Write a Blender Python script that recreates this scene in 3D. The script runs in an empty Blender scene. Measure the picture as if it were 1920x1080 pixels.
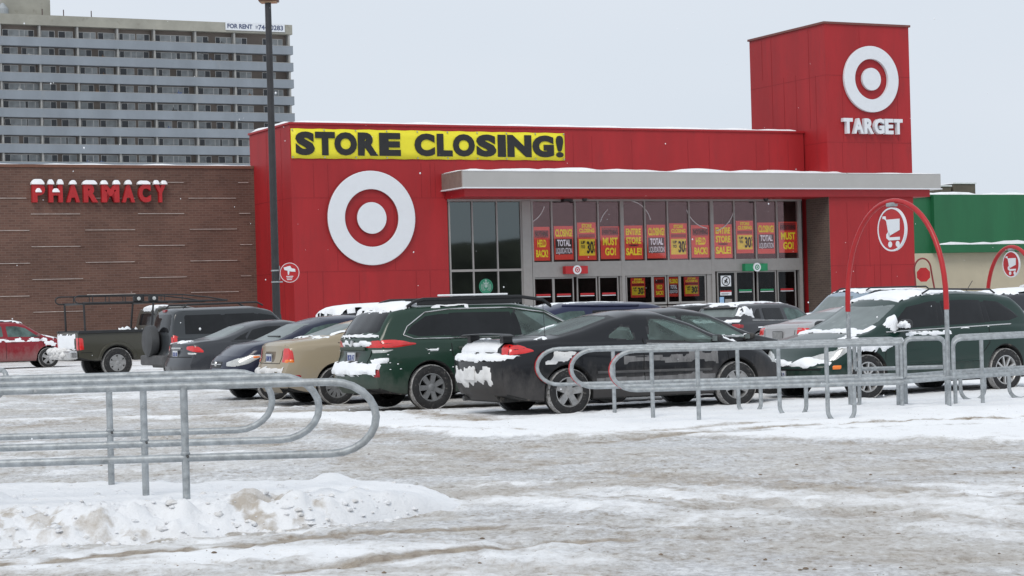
import bpy, math, random
import numpy as np
from mathutils import Vector, Matrix, noise
from mathutils.bvhtree import BVHTree

# ------------------------------------------------------------------ camera, sky, sun
SC = bpy.context.scene
C = SC.collection
F_, ROLL, PX, PY, CH = 3800.0, 0.028, 960.0, 588.3, 1.38
cam_d = bpy.data.cameras.new('camera')
cam = bpy.data.objects.new('camera', cam_d); C.objects.link(cam)
cam_d.sensor_width = 36; cam_d.lens = F_/1920*36
cam_d.shift_y = (PY-540)/1920
cam_d.clip_start = 0.1; cam_d.clip_end = 3000
cam.location = (0, 0, CH)
cam.rotation_euler = (Matrix.Rotation(math.radians(90), 3, 'X') @ Matrix.Rotation(-ROLL, 3, 'Z')).to_euler()
SC.camera = cam

SUN_EL, SUN_AZ = math.radians(48), math.radians(200)
w = bpy.data.worlds.new('World'); SC.world = w; w.use_nodes = True
nt = w.node_tree; nt.nodes.clear()
sky = nt.nodes.new('ShaderNodeTexSky'); sky.sky_type = 'NISHITA'; sky.sun_disc = False
sky.sun_elevation = SUN_EL; sky.sun_rotation = SUN_AZ; sky.dust_density = 3.0
skyb = nt.nodes.new('ShaderNodeBackground'); skyb.inputs['Strength'].default_value = 0.05
cl = nt.nodes.new('ShaderNodeBackground'); cl.inputs['Strength'].default_value = 1.0
tc = nt.nodes.new('ShaderNodeTexCoord'); mp = nt.nodes.new('ShaderNodeMapping'); mp.inputs['Scale'].default_value = (1, 1, 3)
nz = nt.nodes.new('ShaderNodeTexNoise'); nz.inputs['Scale'].default_value = 2.2; nz.inputs['Detail'].default_value = 3
cr = nt.nodes.new('ShaderNodeValToRGB')
cr.color_ramp.elements[0].position = .3; cr.color_ramp.elements[0].color = (.65, .715, .795, 1)
cr.color_ramp.elements[1].position = .7; cr.color_ramp.elements[1].color = (.71, .76, .83, 1)
mx = nt.nodes.new('ShaderNodeMixShader'); mx.inputs[0].default_value = 0.94
out = nt.nodes.new('ShaderNodeOutputWorld')
L = nt.links.new
L(tc.outputs['Generated'], mp.inputs['Vector']); L(mp.outputs['Vector'], nz.inputs['Vector'])
L(nz.outputs['Fac'], cr.inputs['Fac']); L(cr.outputs['Color'], cl.inputs['Color'])
L(sky.outputs['Color'], skyb.inputs['Color']); L(skyb.outputs[0], mx.inputs[1]); L(cl.outputs[0], mx.inputs[2])
L(mx.outputs[0], out.inputs['Surface'])
sd = bpy.data.lights.new('sun', 'SUN'); sd.energy = 1.4; sd.angle = math.radians(25); sd.color = (1, .95, .88)
sun = bpy.data.objects.new('sun', sd); C.objects.link(sun)
sun.rotation_euler = (math.pi/2-SUN_EL, 0, -SUN_AZ+math.pi)
SC.view_settings.view_transform = 'Standard'; SC.view_settings.look = 'None'
SC.view_settings.exposure = 0.14; SC.view_settings.gamma = 1.0
try:
    SC.cycles.max_bounces = 6; SC.cycles.transparent_max_bounces = 12
except Exception: pass

# ------------------------------------------------------------------ geometry of the place
TH = math.radians(26.3)
_c, _s = math.cos(ROLL), math.sin(ROLL)
def ray(px, py):
    dx = px-PX; dy = PY-py
    return Vector(((dx*_c+dy*_s)/F_, 1.0, (-dx*_s+dy*_c)/F_))
def at(px, py, Y):
    d = ray(px, py)*Y; return Vector((d.x, Y, CH+d.z))
def gx(px, Y):
    """ground point at depth Y seen in photo column px"""
    py = PY-_s*(px-PX)+CH*F_/Y
    p = at(px, py, Y); return Vector((p.x, Y, 0))
class Frame:
    def __init__(s, O, th): s.O = Vector((O[0], O[1], 0)); s.th = th; s.U = Vector((math.cos(th), math.sin(th), 0)); s.V = Vector((-math.sin(th), math.cos(th), 0))
    def uz(s, px, py, v=0):
        d = ray(px, py); k = (v+s.V.dot(s.O))/s.V.dot(d)
        P = d*k; return s.U.dot(P-s.O), P.z+CH
    def u(s, px, py, v=0): return s.uz(px, py, v)[0]
    def z(s, px, py, v=0): return s.uz(px, py, v)[1]
    def w(s, u, v, z): return s.O+s.U*u+s.V*v+Vector((0, 0, z))
ST = Frame((-8.936, 83.4), TH)

# ------------------------------------------------------------------ object helpers
def tag(o, label=None, cat=None, group=None, kind=None):
    if label: o['label'] = label
    if cat: o['category'] = cat
    if group: o['group'] = group
    if kind: o['kind'] = kind
    return o
def empty(name, loc=(0, 0, 0), rz=0, label=None, cat=None, group=None):
    o = bpy.data.objects.new(name, None); C.objects.link(o); o.empty_display_size = .2
    o.location = loc; o.rotation_euler = (0, 0, rz)
    return tag(o, label, cat, group)
def mesh_obj(name, me, parent=None, loc=None, rz=None):
    o = bpy.data.objects.new(name, me); C.objects.link(o)
    if parent: o.parent = parent
    if loc is not None: o.location = loc
    if rz is not None: o.rotation_euler = (0, 0, rz)
    return o
class MB:
    def __init__(s): s.v = []; s.f = []; s.m = []; s.mi = 0
    def add(s, vs, fs, mi=None):
        b = len(s.v); s.v += [tuple(x) for x in vs]; s.f += [tuple(i+b for i in f) for f in fs]
        s.m += [s.mi if mi is None else mi]*len(fs); return s
    def box(s, x0, x1, y0, y1, z0, z1, mi=None):
        v = [(x0,y0,z0),(x1,y0,z0),(x1,y1,z0),(x0,y1,z0),(x0,y0,z1),(x1,y0,z1),(x1,y1,z1),(x0,y1,z1)]
        return s.add(v, [(0,3,2,1),(4,5,6,7),(0,1,5,4),(1,2,6,5),(2,3,7,6),(3,0,4,7)], mi)
    def prism(s, poly, y0, y1, mi=None):
        """poly in (x,z), extruded along y"""
        n = len(poly); v = [(x, y0, z) for x, z in poly]+[(x, y1, z) for x, z in poly]
        return s.add(v, [tuple(range(n)), tuple(range(2*n-1, n-1, -1))]+[(i, i+n, (i+1) % n+n, (i+1) % n) for i in range(n)], mi)
    def tube(s, pts, r, n=8, mi=None, closed=False, cap=True):
        P = [Vector(p) for p in pts]; N = len(P); V = []; Fc = []; up = None
        for i, p in enumerate(P):
            if closed: t = P[(i+1) % N]-P[i-1]
            else: t = P[min(i+1, N-1)]-P[max(i-1, 0)]
            t.normalize()
            if up is None:
                a = Vector((0, 0, 1)) if abs(t.z) < .9 else Vector((1, 0, 0)); up = (a-t*a.dot(t)).normalized()
            else: up = (up-t*up.dot(t)).normalized()
            q = t.cross(up); rr = r[i] if isinstance(r, (list, tuple)) else r
            V += [p+(up*math.cos(2*math.pi*k/n)+q*math.sin(2*math.pi*k/n))*rr for k in range(n)]
        for i in range(N if closed else N-1):
            a = i*n; b = ((i+1) % N)*n
            Fc += [(a+k, a+(k+1) % n, b+(k+1) % n, b+k) for k in range(n)]
        if not closed and cap: Fc += [tuple(range(n-1, -1, -1)), tuple(range((N-1)*n, N*n))]
        return s.add(V, Fc, mi)
    def lathe(s, prof, n=32, axis='z', c=(0, 0, 0), mi=None, close=False):
        V = []; N = len(prof)
        for k in range(n):
            a = 2*math.pi*k/n; ca, sa = math.cos(a), math.sin(a)
            for r, h in prof:
                p = (r*ca, r*sa, h) if axis == 'z' else (r*ca, h, r*sa)
                V.append((p[0]+c[0], p[1]+c[1], p[2]+c[2]))
        Fc = []
        for k in range(n):
            a = k*N; b = ((k+1) % n)*N
            for i in range(N-1 if not close else N):
                j = (i+1) % N; Fc.append((a+i, b+i, b+j, a+j))
        return s.add(V, Fc, mi)
    def mesh(s, name, mats, smooth=None):
        me = bpy.data.meshes.new(name); me.from_pydata(s.v, [], s.f); me.update()
        for m in (mats if isinstance(mats, (list, tuple)) else [mats]): me.materials.append(m)
        me.polygons.foreach_set('material_index', s.m)
        if smooth is not None:
            me.polygons.foreach_set('use_smooth', [True]*len(s.f))
            me.set_sharp_from_angle(angle=math.radians(smooth))
        return me
    def build(s, name, mats, parent=None, loc=None, rz=None, smooth=None, bevel=0):
        o = mesh_obj(name, s.mesh(name, mats, smooth), parent, loc, rz)
        if bevel:
            b = o.modifiers.new('bevel', 'BEVEL'); b.width = bevel; b.segments = 2; b.limit_method = 'ANGLE'
        return o
def arc(cx, cz, r, a0, a1, n=10, rz=None):
    rz = rz or r
    return [(cx+r*math.cos(math.radians(a0+(a1-a0)*i/n)), cz+rz*math.sin(math.radians(a0+(a1-a0)*i/n))) for i in range(n+1)]
def copy_tree(o, parent=None):
    c = o.copy(); C.objects.link(c); c.parent = parent
    for ch in list(o.children): copy_tree(ch, c)
    return c
_tx = {}
def text_mesh(body, wd, ht, depth=.01, off=0.0):
    k = body, off
    if k not in _tx:
        cu = bpy.data.curves.new('lettering', 'FONT'); cu.body = body; cu.offset = off; cu.extrude = .5; cu.resolution_u = 4
        ob = bpy.data.objects.new('lettering', cu); me = bpy.data.meshes.new_from_object(ob)
        v = np.array([x.co for x in me.vertices]); f = [tuple(p.vertices) for p in me.polygons]
        bpy.data.objects.remove(ob); bpy.data.meshes.remove(me)
        v[:, 0] -= v[:, 0].min(); v[:, 0] /= v[:, 0].max(); v[:, 1] -= v[:, 1].min(); v[:, 1] /= v[:, 1].max()
        _tx[k] = v, f
    v, f = _tx[k]
    return [(x*wd, -(z+.5)*depth, y*ht) for x, y, z in v], f
def text(body, x, z, wd, ht, mat, parent, y=0.0, depth=.01, off=0.0, name='lettering'):
    v, f = text_mesh(body, wd, ht, depth, off)
    m = MB(); m.add([(a+x, b+y, c+z) for a, b, c in v], f)
    return m.build(name, mat, parent)

# ------------------------------------------------------------------ materials
def newmat(name):
    m = bpy.data.materials.new(name); m.use_nodes = True
    return m, m.node_tree, m.node_tree.nodes['Principled BSDF']
def M(name, col, rough=.6, metal=0.0, var=.12, scale=4.0, bump=0.0, bscale=40.0, spec=.5, coat=0.0, dirt=None, dth=.55, stretch=(1,1,1)):
    m, t, b = newmat(name); n = t.nodes; l = t.links.new
    b.inputs['Roughness'].default_value = rough; b.inputs['Metallic'].default_value = metal
    b.inputs['Specular IOR Level'].default_value = spec; b.inputs['Coat Weight'].default_value = coat; b.inputs['Coat Roughness'].default_value = .12
    tc = n.new('ShaderNodeTexCoord'); mp = n.new('ShaderNodeMapping'); mp.inputs['Scale'].default_value = stretch
    l(tc.outputs['Object'], mp.inputs['Vector'])
    nz = n.new('ShaderNodeTexNoise'); nz.inputs['Scale'].default_value = scale; nz.inputs['Detail'].default_value = 6; nz.inputs['Roughness'].default_value = .6
    l(mp.outputs[0], nz.inputs['Vector'])
    mr = n.new('ShaderNodeMapRange'); mr.inputs[1].default_value = .3; mr.inputs[2].default_value = .7
    mr.inputs[3].default_value = 1-var; mr.inputs[4].default_value = 1+var
    l(nz.outputs['Fac'], mr.inputs[0])
    vm = n.new('ShaderNodeVectorMath'); vm.operation = 'SCALE'; vm.inputs[0].default_value = col; l(mr.outputs[0], vm.inputs['Scale'])
    last = vm.outputs[0]
    if dirt:
        n2 = n.new('ShaderNodeTexNoise'); n2.inputs['Scale'].default_value = scale*2.7; n2.inputs['Detail'].default_value = 8; n2.inputs['Roughness'].default_value = .7
        l(mp.outputs[0], n2.inputs['Vector'])
        r2 = n.new('ShaderNodeMapRange'); r2.inputs[1].default_value = dth; r2.inputs[2].default_value = dth+.15; l(n2.outputs['Fac'], r2.inputs[0])
        mi = n.new('ShaderNodeMix'); mi.data_type = 'RGBA'; l(r2.outputs[0], mi.inputs['Factor']); l(last, mi.inputs['A']); mi.inputs['B'].default_value = (*dirt, 1)
        last = mi.outputs['Result']
    l(last, b.inputs['Base Color'])
    if bump:
        n3 = n.new('ShaderNodeTexNoise'); n3.inputs['Scale'].default_value = bscale; n3.inputs['Detail'].default_value = 5; l(mp.outputs[0], n3.inputs['Vector'])
        bp = n.new('ShaderNodeBump'); bp.inputs['Strength'].default_value = bump; bp.inputs['Distance'].default_value = .02
        l(n3.outputs['Fac'], bp.inputs['Height']); l(bp.outputs[0], b.inputs['Normal'])
    return m
def paint(name, col, salt=.5, rough=.28, zt=.75, metal=0.0):
    """car paint with a film of road salt, thickest low down"""
    m, t, b = newmat(name); n = t.nodes; l = t.links.new
    b.inputs['Coat Weight'].default_value = .35; b.inputs['Coat Roughness'].default_value = .08; b.inputs['Metallic'].default_value = metal; b.inputs['Specular IOR Level'].default_value = .3
    tc = n.new('ShaderNodeTexCoord'); sp = n.new('ShaderNodeSeparateXYZ'); l(tc.outputs['Object'], sp.inputs[0])
    mp = n.new('ShaderNodeMapping'); mp.inputs['Scale'].default_value = (1, 1, .45); l(tc.outputs['Object'], mp.inputs['Vector'])
    nz = n.new('ShaderNodeTexNoise'); nz.inputs['Scale'].default_value = 5; nz.inputs['Detail'].default_value = 9; nz.inputs['Roughness'].default_value = .68; l(mp.outputs[0], nz.inputs['Vector'])
    mz = n.new('ShaderNodeMapRange'); mz.inputs[1].default_value = .2; mz.inputs[2].default_value = zt; mz.inputs[3].default_value = .5; mz.inputs[4].default_value = -.12; mz.clamp = True
    l(sp.outputs['Z'], mz.inputs[0])
    ad = n.new('ShaderNodeMath'); ad.operation = 'ADD'; l(nz.outputs['Fac'], ad.inputs[0]); l(mz.outputs[0], ad.inputs[1])
    mr = n.new('ShaderNodeMapRange'); mr.inputs[1].default_value = .54; mr.inputs[2].default_value = .88; mr.inputs[3].default_value = 0; mr.inputs[4].default_value = salt*.8; l(ad.outputs[0], mr.inputs[0])
    mi = n.new('ShaderNodeMix'); mi.data_type = 'RGBA'; l(mr.outputs[0], mi.inputs['Factor']); mi.inputs['A'].default_value = (*col, 1); mi.inputs['B'].default_value = (.27, .25, .235, 1)
    l(mi.outputs['Result'], b.inputs['Base Color'])
    rr = n.new('ShaderNodeMapRange'); rr.inputs[2].default_value = max(salt, .01); rr.inputs[3].default_value = rough; rr.inputs[4].default_value = .75; l(mr.outputs[0], rr.inputs[0]); l(rr.outputs[0], b.inputs['Roughness'])
    cw = n.new('ShaderNodeMapRange'); cw.inputs[2].default_value = max(salt, .01)*.7; cw.inputs[3].default_value = .35; cw.inputs[4].default_value = 0; l(mr.outputs[0], cw.inputs[0]); l(cw.outputs[0], b.inputs['Coat Weight'])
    return m
SNOW = (.86, .88, .91)
m_snow = M('snow', SNOW, .75, var=.04, scale=3, bump=.35, bscale=25, spec=.3)
m_snowd = M('dirty_snow', (.72, .72, .72), .8, var=.12, scale=6, bump=.4, bscale=25, spec=.2, dirt=(.34, .31, .27), dth=.6)
m_galv = M('galvanised_steel', (.33, .355, .37), .5, .35, var=.3, scale=14, bump=.12, bscale=50, dirt=(.47, .48, .48), dth=.56)
m_red = M('red_panel', (.335, .0105, .0145), .6, var=.13, scale=.7, bump=.06, bscale=6, dirt=(.29, .0125, .016), dth=.53, stretch=(1.4, 1.4, .3))
m_redd = M('red_joint', (.25, .008, .012), .7)
m_redt = M('red_tube', (.42, .014, .018), .35, var=.12, scale=3)
m_redcan = M('red_canopy', (.33, .010, .015), .5, var=.05)
m_white = M('white_sign', (.70, .73, .77), .4, var=.02)
m_fascia = M('grey_fascia', (.40, .395, .385), .5, var=.06, scale=.6)
m_frame = M('aluminium_frame', (.29, .28, .272), .45, .1, var=.06)
m_black = M('black_plastic', (.02, .021, .023), .5, var=.3)
m_ink = M('black_ink', (.012, .012, .012), .6)
m_yel = M('yellow_vinyl', (.80, .72, .03), .55, var=.03)
m_posred = M('poster_red', (.85, .07, .04), .5, var=.03)
m_posdk = M('poster_dark_red', (.3, .01, .012), .5)
m_posy = M('poster_yellow', (.95, .86, .03), .5)
m_posw = M('poster_pale', (.9, .95, 1.0), .5)
m_dark = M('dark_interior', (.07, .04, .04), .8, var=.4, scale=1.2)
m_pole = M('dark_pole', (.035, .035, .038), .5, .2, var=.2)
m_conc = M('concrete', (.33, .32, .30), .85, var=.2, scale=2, bump=.2)
m_under = M('underbody', (.02, .02, .02), .9, var=.4, dirt=(.16, .14, .12), dth=.55)
m_rub = M('tyre_rubber', (.018, .018, .019), .8, var=.3, scale=10, dirt=(.16, .15, .14), dth=.56, bump=.2)
m_rim = M('alloy', (.34, .34, .34), .4, .5, var=.2, scale=12, dirt=(.2, .18, .15), dth=.56)
m_rimd = M('hubcap_grey', (.2, .205, .21), .45, .3, var=.2, scale=12)
m_crust = M('snow_crust', (.62, .62, .61), .85, var=.2, scale=12, bump=.5, dirt=(.2, .17, .14), dth=.52)
m_tcrust = M('tyre_crust', (.33, .325, .32), .9, var=.5, scale=9, bump=.4, dirt=(.06, .055, .05), dth=.5)
m_salt = M('salt_film', (.17, .168, .17), .8, var=.35, scale=7, dirt=(.05, .05, .052), dth=.56, stretch=(1, 1, .4))
m_chrome = M('chrome_trim', (.6, .6, .6), .2, .8, var=.05)
m_seam = M('panel_gap', (.006, .006, .006), .9)
m_plate = M('licence_plate', (.62, .64, .68), .5, var=.1, scale=20)
m_blue = M('plate_blue', (.03, .06, .25), .5)
m_trim = M('grey_trim', (.07, .07, .072), .6, var=.2, dirt=(.2, .18, .16), dth=.6)
m_amber = M('amber_lens', (.85, .2, .02), .25, coat=.5)
def glassy(name, col, rough=.08, var=.3, scale=2.0, spec=.3, frost=None, dth=.6):
    return M(name, col, rough, var=var, scale=scale, spec=spec, coat=.0, dirt=frost, dth=dth)
m_tint = glassy('tinted_glass', (.014, .015, .017), .06)
m_gside = glassy('opaque_side_glass', (.075, .115, .108), .08, var=.5, scale=3.5)  # opaque; greenish light seen through the windows is put into the colour
m_gfront = glassy('frosted_windshield', (.17, .2, .2), .3, var=.18, scale=2.5, frost=(.3, .33, .33), dth=.6)
m_tail = M('red_lens', (.62, .02, .02), .2, var=.25, scale=6, coat=.8)
m_taild = M('dark_red_lens', (.3, .01, .015), .25, var=.25, scale=6, coat=.6)
m_clear = M('clear_lens', (.55, .56, .55), .2, .2, var=.3, scale=9, coat=.8)
def glass_pane(name, tint, refl, rough=.02, tintr=(.8, .9, .9)):
    m, t, b = newmat(name); n = t.nodes; l = t.links.new; n.remove(b)
    o = n['Material Output']; tr = n.new('ShaderNodeBsdfTransparent'); tr.inputs['Color'].default_value = (*tint, 1)
    g = n.new('ShaderNodeBsdfGlossy'); g.inputs['Roughness'].default_value = rough; g.inputs['Color'].default_value = (*tintr, 1)
    fr = n.new('ShaderNodeLayerWeight'); fr.inputs['Blend'].default_value = .25
    mr = n.new('ShaderNodeMapRange'); mr.inputs[3].default_value = refl; mr.inputs[4].default_value = min(1, refl+.7); l(fr.outputs['Fresnel'], mr.inputs[0])
    x = n.new('ShaderNodeMixShader'); l(mr.outputs[0], x.inputs[0]); l(tr.outputs[0], x.inputs[1]); l(g.outputs[0], x.inputs[2]); l(x.outputs[0], o.inputs['Surface'])
    return m
m_gl_cafe = glass_pane('cafe_glass', (.22, .26, .25), .13)
m_gl_door = glass_pane('entrance_glass', (.8, .76, .77), .0)
m_gl_post = glass_pane('upper_glass', (.98, .95, .96), .06, .02, (1, .68, .68))

def pane(name, tint, refl, haze):
    m, t, b = newmat(name); n = t.nodes; l = t.links.new; n.remove(b); o = n['Material Output']
    tr = n.new('ShaderNodeBsdfTransparent'); tr.inputs['Color'].default_value = (*tint, 1); tl = n.new('ShaderNodeBsdfTranslucent'); tl.inputs['Color'].default_value = (.62, .78, .74, 1)
    df = n.new('ShaderNodeBsdfDiffuse'); df.inputs['Color'].default_value = (.27, .36, .335, 1); g = n.new('ShaderNodeBsdfGlossy'); g.inputs['Roughness'].default_value = .06
    tc = n.new('ShaderNodeTexCoord'); z = n.new('ShaderNodeTexNoise'); z.inputs['Scale'].default_value = 3; z.inputs['Detail'].default_value = 7; l(tc.outputs['Object'], z.inputs['Vector'])
    r = n.new('ShaderNodeMapRange'); r.inputs[1].default_value = .3; r.inputs[2].default_value = .7; r.inputs[3].default_value = haze*.55; r.inputs[4].default_value = min(1, haze*1.35); l(z.outputs['Fac'], r.inputs[0])
    a = n.new('ShaderNodeMixShader'); a.inputs[0].default_value = .5; l(tl.outputs[0], a.inputs[1]); l(df.outputs[0], a.inputs[2])
    c = n.new('ShaderNodeMixShader'); l(r.outputs[0], c.inputs[0]); l(tr.outputs[0], c.inputs[1]); l(a.outputs[0], c.inputs[2])
    fr = n.new('ShaderNodeFresnel'); fr.inputs['IOR'].default_value = 1.45; mn = n.new('ShaderNodeMath'); mn.operation = 'MINIMUM'; mn.inputs[1].default_value = .2; l(fr.outputs[0], mn.inputs[0]); x = n.new('ShaderNodeMixShader'); l(mn.outputs[0], x.inputs[0]); l(c.outputs[0], x.inputs[1]); l(g.outputs[0], x.inputs[2]); l(x.outputs[0], o.inputs['Surface'])
    return m
m_pane = pane('hazed_car_glass', (.72, .85, .81), .05, .42)  # pale green haze painted in to imitate light coming through the windows
m_frost = pane('snow_dusted_glass', (.55, .64, .62), .05, .42)
m_cab = M('cabin_trim', (.05, .05, .052), .8, var=.2)
def brick_mat(name, c1, c2, mortar, bw=.3, bh=.1):
    m, t, b = newmat(name); n = t.nodes; l = t.links.new
    tc = n.new('ShaderNodeTexCoord'); sp = n.new('ShaderNodeSeparateXYZ'); cb = n.new('ShaderNodeCombineXYZ')
    l(tc.outputs['Object'], sp.inputs[0])
    ad = n.new('ShaderNodeMath'); l(sp.outputs['X'], ad.inputs[0]); l(sp.outputs['Y'], ad.inputs[1])
    l(ad.outputs[0], cb.inputs['X']); l(sp.outputs['Z'], cb.inputs['Y'])
    br = n.new('ShaderNodeTexBrick'); br.inputs['Scale'].default_value = 1; br.inputs['Brick Width'].default_value = bw; br.inputs['Row Height'].default_value = bh
    br.inputs['Mortar Size'].default_value = .011; br.inputs['Color1'].default_value = (*c1, 1); br.inputs['Color2'].default_value = (*c2, 1); br.inputs['Mortar'].default_value = (*mortar, 1)
    br.inputs['Bias'].default_value = -.1
    l(cb.outputs[0], br.inputs['Vector'])
    nz = n.new('ShaderNodeTexNoise'); nz.inputs['Scale'].default_value = .6; nz.inputs['Detail'].default_value = 6; l(tc.outputs['Object'], nz.inputs['Vector'])
    mr = n.new('ShaderNodeMapRange'); mr.inputs[1].default_value = .3; mr.inputs[2].default_value = .7; mr.inputs[3].default_value = .82; mr.inputs[4].default_value = 1.18; l(nz.outputs['Fac'], mr.inputs[0])
    vm = n.new('ShaderNodeVectorMath'); vm.operation = 'SCALE'; l(br.outputs['Color'], vm.inputs[0]); l(mr.outputs[0], vm.inputs['Scale']); l(vm.outputs[0], b.inputs['Base Color'])
    b.inputs['Roughness'].default_value = .9
    return m
m_brick = brick_mat('brown_brick', (.135, .072, .054), (.10, .052, .040), (.15, .10, .082))
m_brick2 = brick_mat('grey_brick', (.10, .075, .062), (.075, .055, .047), (.13, .10, .085))

# ------------------------------------------------------------------ numpy value noise
def _h(ix, iy, sd):
    n = (ix.astype(np.int64)*374761393+iy.astype(np.int64)*668265263+sd*1442695) & 0x7fffffff
    n = ((n ^ (n >> 13))*1274126177) & 0x7fffffff
    return ((n ^ (n >> 16)) & 0xffff)/65535.0
def vn(x, y, sd=0):
    ix = np.floor(x); iy = np.floor(y); fx = x-ix; fy = y-iy; fx = fx*fx*(3-2*fx); fy = fy*fy*(3-2*fy)
    a = _h(ix, iy, sd); b = _h(ix+1, iy, sd); c = _h(ix, iy+1, sd); d = _h(ix+1, iy+1, sd)
    return (a*(1-fx)+b*fx)*(1-fy)+(c*(1-fx)+d*fx)*fy
def fbm(x, y, sd=0, o=4):
    r = 0; a = .5; t = 0
    for k in range(o): r = r+a*vn(x*2**k+17*k, y*2**k-9*k, sd+k); t += a; a *= .55
    return r/t
def ss(a, b, x): 
    t = np.clip((x-a)/(b-a), 0, 1); return t*t*(3-2*t)

# ------------------------------------------------------------------ ground: snowy lot with driven lanes
def snow_amount(X, Y):
    """how much clean snow lies at a ground point (0 = driven slush, 1 = fresh)"""
    wob = (fbm(X*.35, Y*.5, 3)-.5)*2.2
    # uncleared strip in front of the parked row, under the cart corral
    front = np.interp(X, [-9, -4, -2.5, -.6, 1, 4, 8, 14], [30, 29, 27.2, 23.2, 22.4, 20.6, 17.6, 15])
    back = np.interp(X, [-9, -4, -1, 2, 8, 14], [30.5, 30.5, 29.3, 30.5, 36, 40])
    strip = ss(-.5, .6, Y-front+wob*.7)*ss(-1.5, 1.0, back-Y+wob)
    far = .55*ss(33, 40, Y)*(fbm(X*.25, Y*.2, 8) > .0)
    fg = (.19+.34*ss(.40, .66, fbm(X*.7+3, Y*.8, 21, 5)))*ss(19.5, 15.0, Y+wob*.6)
    left = ss(.42, .66, fbm(X*.5, Y*.9, 33, 5))*.5*ss(1, -2, X)*ss(17, 20, Y)
    edge = .85*np.exp(-((Y-12.2-.12*X)/.8)**2)*(X < 1)*ss(1, -1.5, X)
    s = np.maximum.reduce([strip, far, fg, left, edge])
    t1 = np.exp(-((Y-22.6+.12*(X-3))/.22)**2)*ss(1.0, 2.2, X)*.75*ss(.3, .55, fbm(X*.8, Y*3, 5))
    t2 = np.exp(-((Y-20.4+.3*(X-3))/.3)**2)*ss(-1, 1, X)*.5*ss(.3, .6, fbm(X*.8, Y*3, 6))
    return np.clip(s-t1-t2, 0, 1)
def axis(lims):
    o = [lims[0][0]]
    for a, b, n in lims: o += list(np.linspace(a, b, n+1)[1:])
    return np.array(o)
xs = axis([(-700, -60, 14), (-60, -14, 36), (-14, -7, 90), (-7, 7, 280), (7, 14, 90), (14, 60, 36), (60, 700, 14)])
ys = axis([(-300, 0, 12), (0, 9.5, 20), (9.5, 20, 260), (20, 28, 110), (28, 42, 90), (42, 90, 80), (90, 900, 24)])
GX, GY = np.meshgrid(xs, ys)
sn = snow_amount(GX, GY)
def gp(px, py):
    d = ray(px, py); k = -CH/d.z; return d.x*k, k
TRACKS = [([(-60, 1066), (330, 1036), (600, 1006), (905, 984)], .16, 1.0), ([(560, 1070), (760, 1042), (980, 1018), (1180, 1006)], .13, .9), ([(-20, 1010), (300, 1012), (640, 985)], .10, .5),
  ([(1000, 833), (1300, 812), (1560, 797), (1940, 783)], .22, .7), ([(1090, 815), (1290, 806), (1480, 790)], .25, .5), ([(620, 800), (900, 850), (1400, 905), (1930, 930)], .5, .55), ([(640, 850), (1000, 880), (1500, 950), (1930, 985)], .3, .4),
  ([(0, 800), (300, 775), (700, 765), (900, 790)], .5, .6), ([(0, 828), (240, 812), (520, 830), (760, 880)], .4, .5), ([(0, 740), (260, 760), (520, 800)], .6, .45), ([(900, 1060), (1300, 1070), (1700, 1040), (1930, 1040)], .3, .35), ([(850, 930), (1300, 890), (1930, 880)], .4, .45)]
random.seed(77)
for k in range(16):
    y0 = 790+random.random()*270; TRACKS.append(([(-80, y0-12*random.random()), (600, y0+6*random.random()), (1250, y0+22+14*random.random()), (1990, y0+34+34*random.random())], .09+.06*random.random(), .22+.25*random.random()))
mud = np.zeros_like(GX); rut = np.zeros_like(GX)
for pts, wd, am in TRACKS:
    P = [gp(*p_) for p_ in pts]; D = np.full(GX.shape, 9e9)
    for (ax, ay), (bx, by) in zip(P, P[1:]):
        t = np.clip(((GX-ax)*(bx-ax)+(GY-ay)*(by-ay))/((bx-ax)**2+(by-ay)**2), 0, 1); D = np.minimum(D, np.hypot(GX-ax-t*(bx-ax), GY-ay-t*(by-ay)))
    wob_ = .6+.9*fbm(GX*.9, GY*1.3, int(wd*100)); v_ = am*np.exp(-(D/(wd*wob_))**2)*ss(.22, .5, fbm(GX*2.1, GY*2.4, int(am*90)))
    mud = np.maximum(mud, v_); rut = rut+np.exp(-(D/(wd*wob_*.8))**2)*am
near = ss(90, 40, GY)*ss(8, 9.5, GY)*ss(40, 16, np.abs(GX))
b1 = 1-np.abs(2*fbm(GX*3.0, GY*2.2, 51, 4)-1); b2 = np.abs(2*fbm(GX*7.5, GY*5.5, 52, 3)-1)
crust = ss(.4, .75, fbm(GX*.6, GY*.6, 53, 3))
hgt = (sn*.05*(.55+.9*fbm(GX*1.3, GY*1.6, 2))+.05*(b1-.75)*(.35+.65*crust)+.028*b2*(.4+.6*crust)+.018*(fbm(GX*1.0, GY*3.5, 11)-.5)-.012*np.clip(rut, 0, 1.2)+.02*(fbm(GX*9, GY*8, 57, 3)-.5)*np.clip(rut, 0, 1))*near-.03
sn = np.clip(sn-.55*mud+.25*(crust-.5), 0, 1)
pk = [(-2.5, 30.3), (1.4, 29)]
gv = np.stack([GX.ravel(), GY.ravel(), hgt.ravel()], 1)
nxn = len(xs); idx = np.arange(len(gv)).reshape(GX.shape)
q = np.stack([idx[:-1, :-1].ravel(), idx[:-1, 1:].ravel(), idx[1:, 1:].ravel(), idx[1:, :-1].ravel()], 1)
me = bpy.data.meshes.new('ground'); me.from_pydata(gv.tolist(), [], q.tolist()); me.update()
at_ = me.attributes.new('snow', 'FLOAT', 'POINT'); at_.data.foreach_set('value', sn.ravel().astype(np.float32))
at_ = me.attributes.new('mud', 'FLOAT', 'POINT'); at_.data.foreach_set('value', mud.ravel().astype(np.float32))
me.polygons.foreach_set('use_smooth', [True]*len(q))
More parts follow.
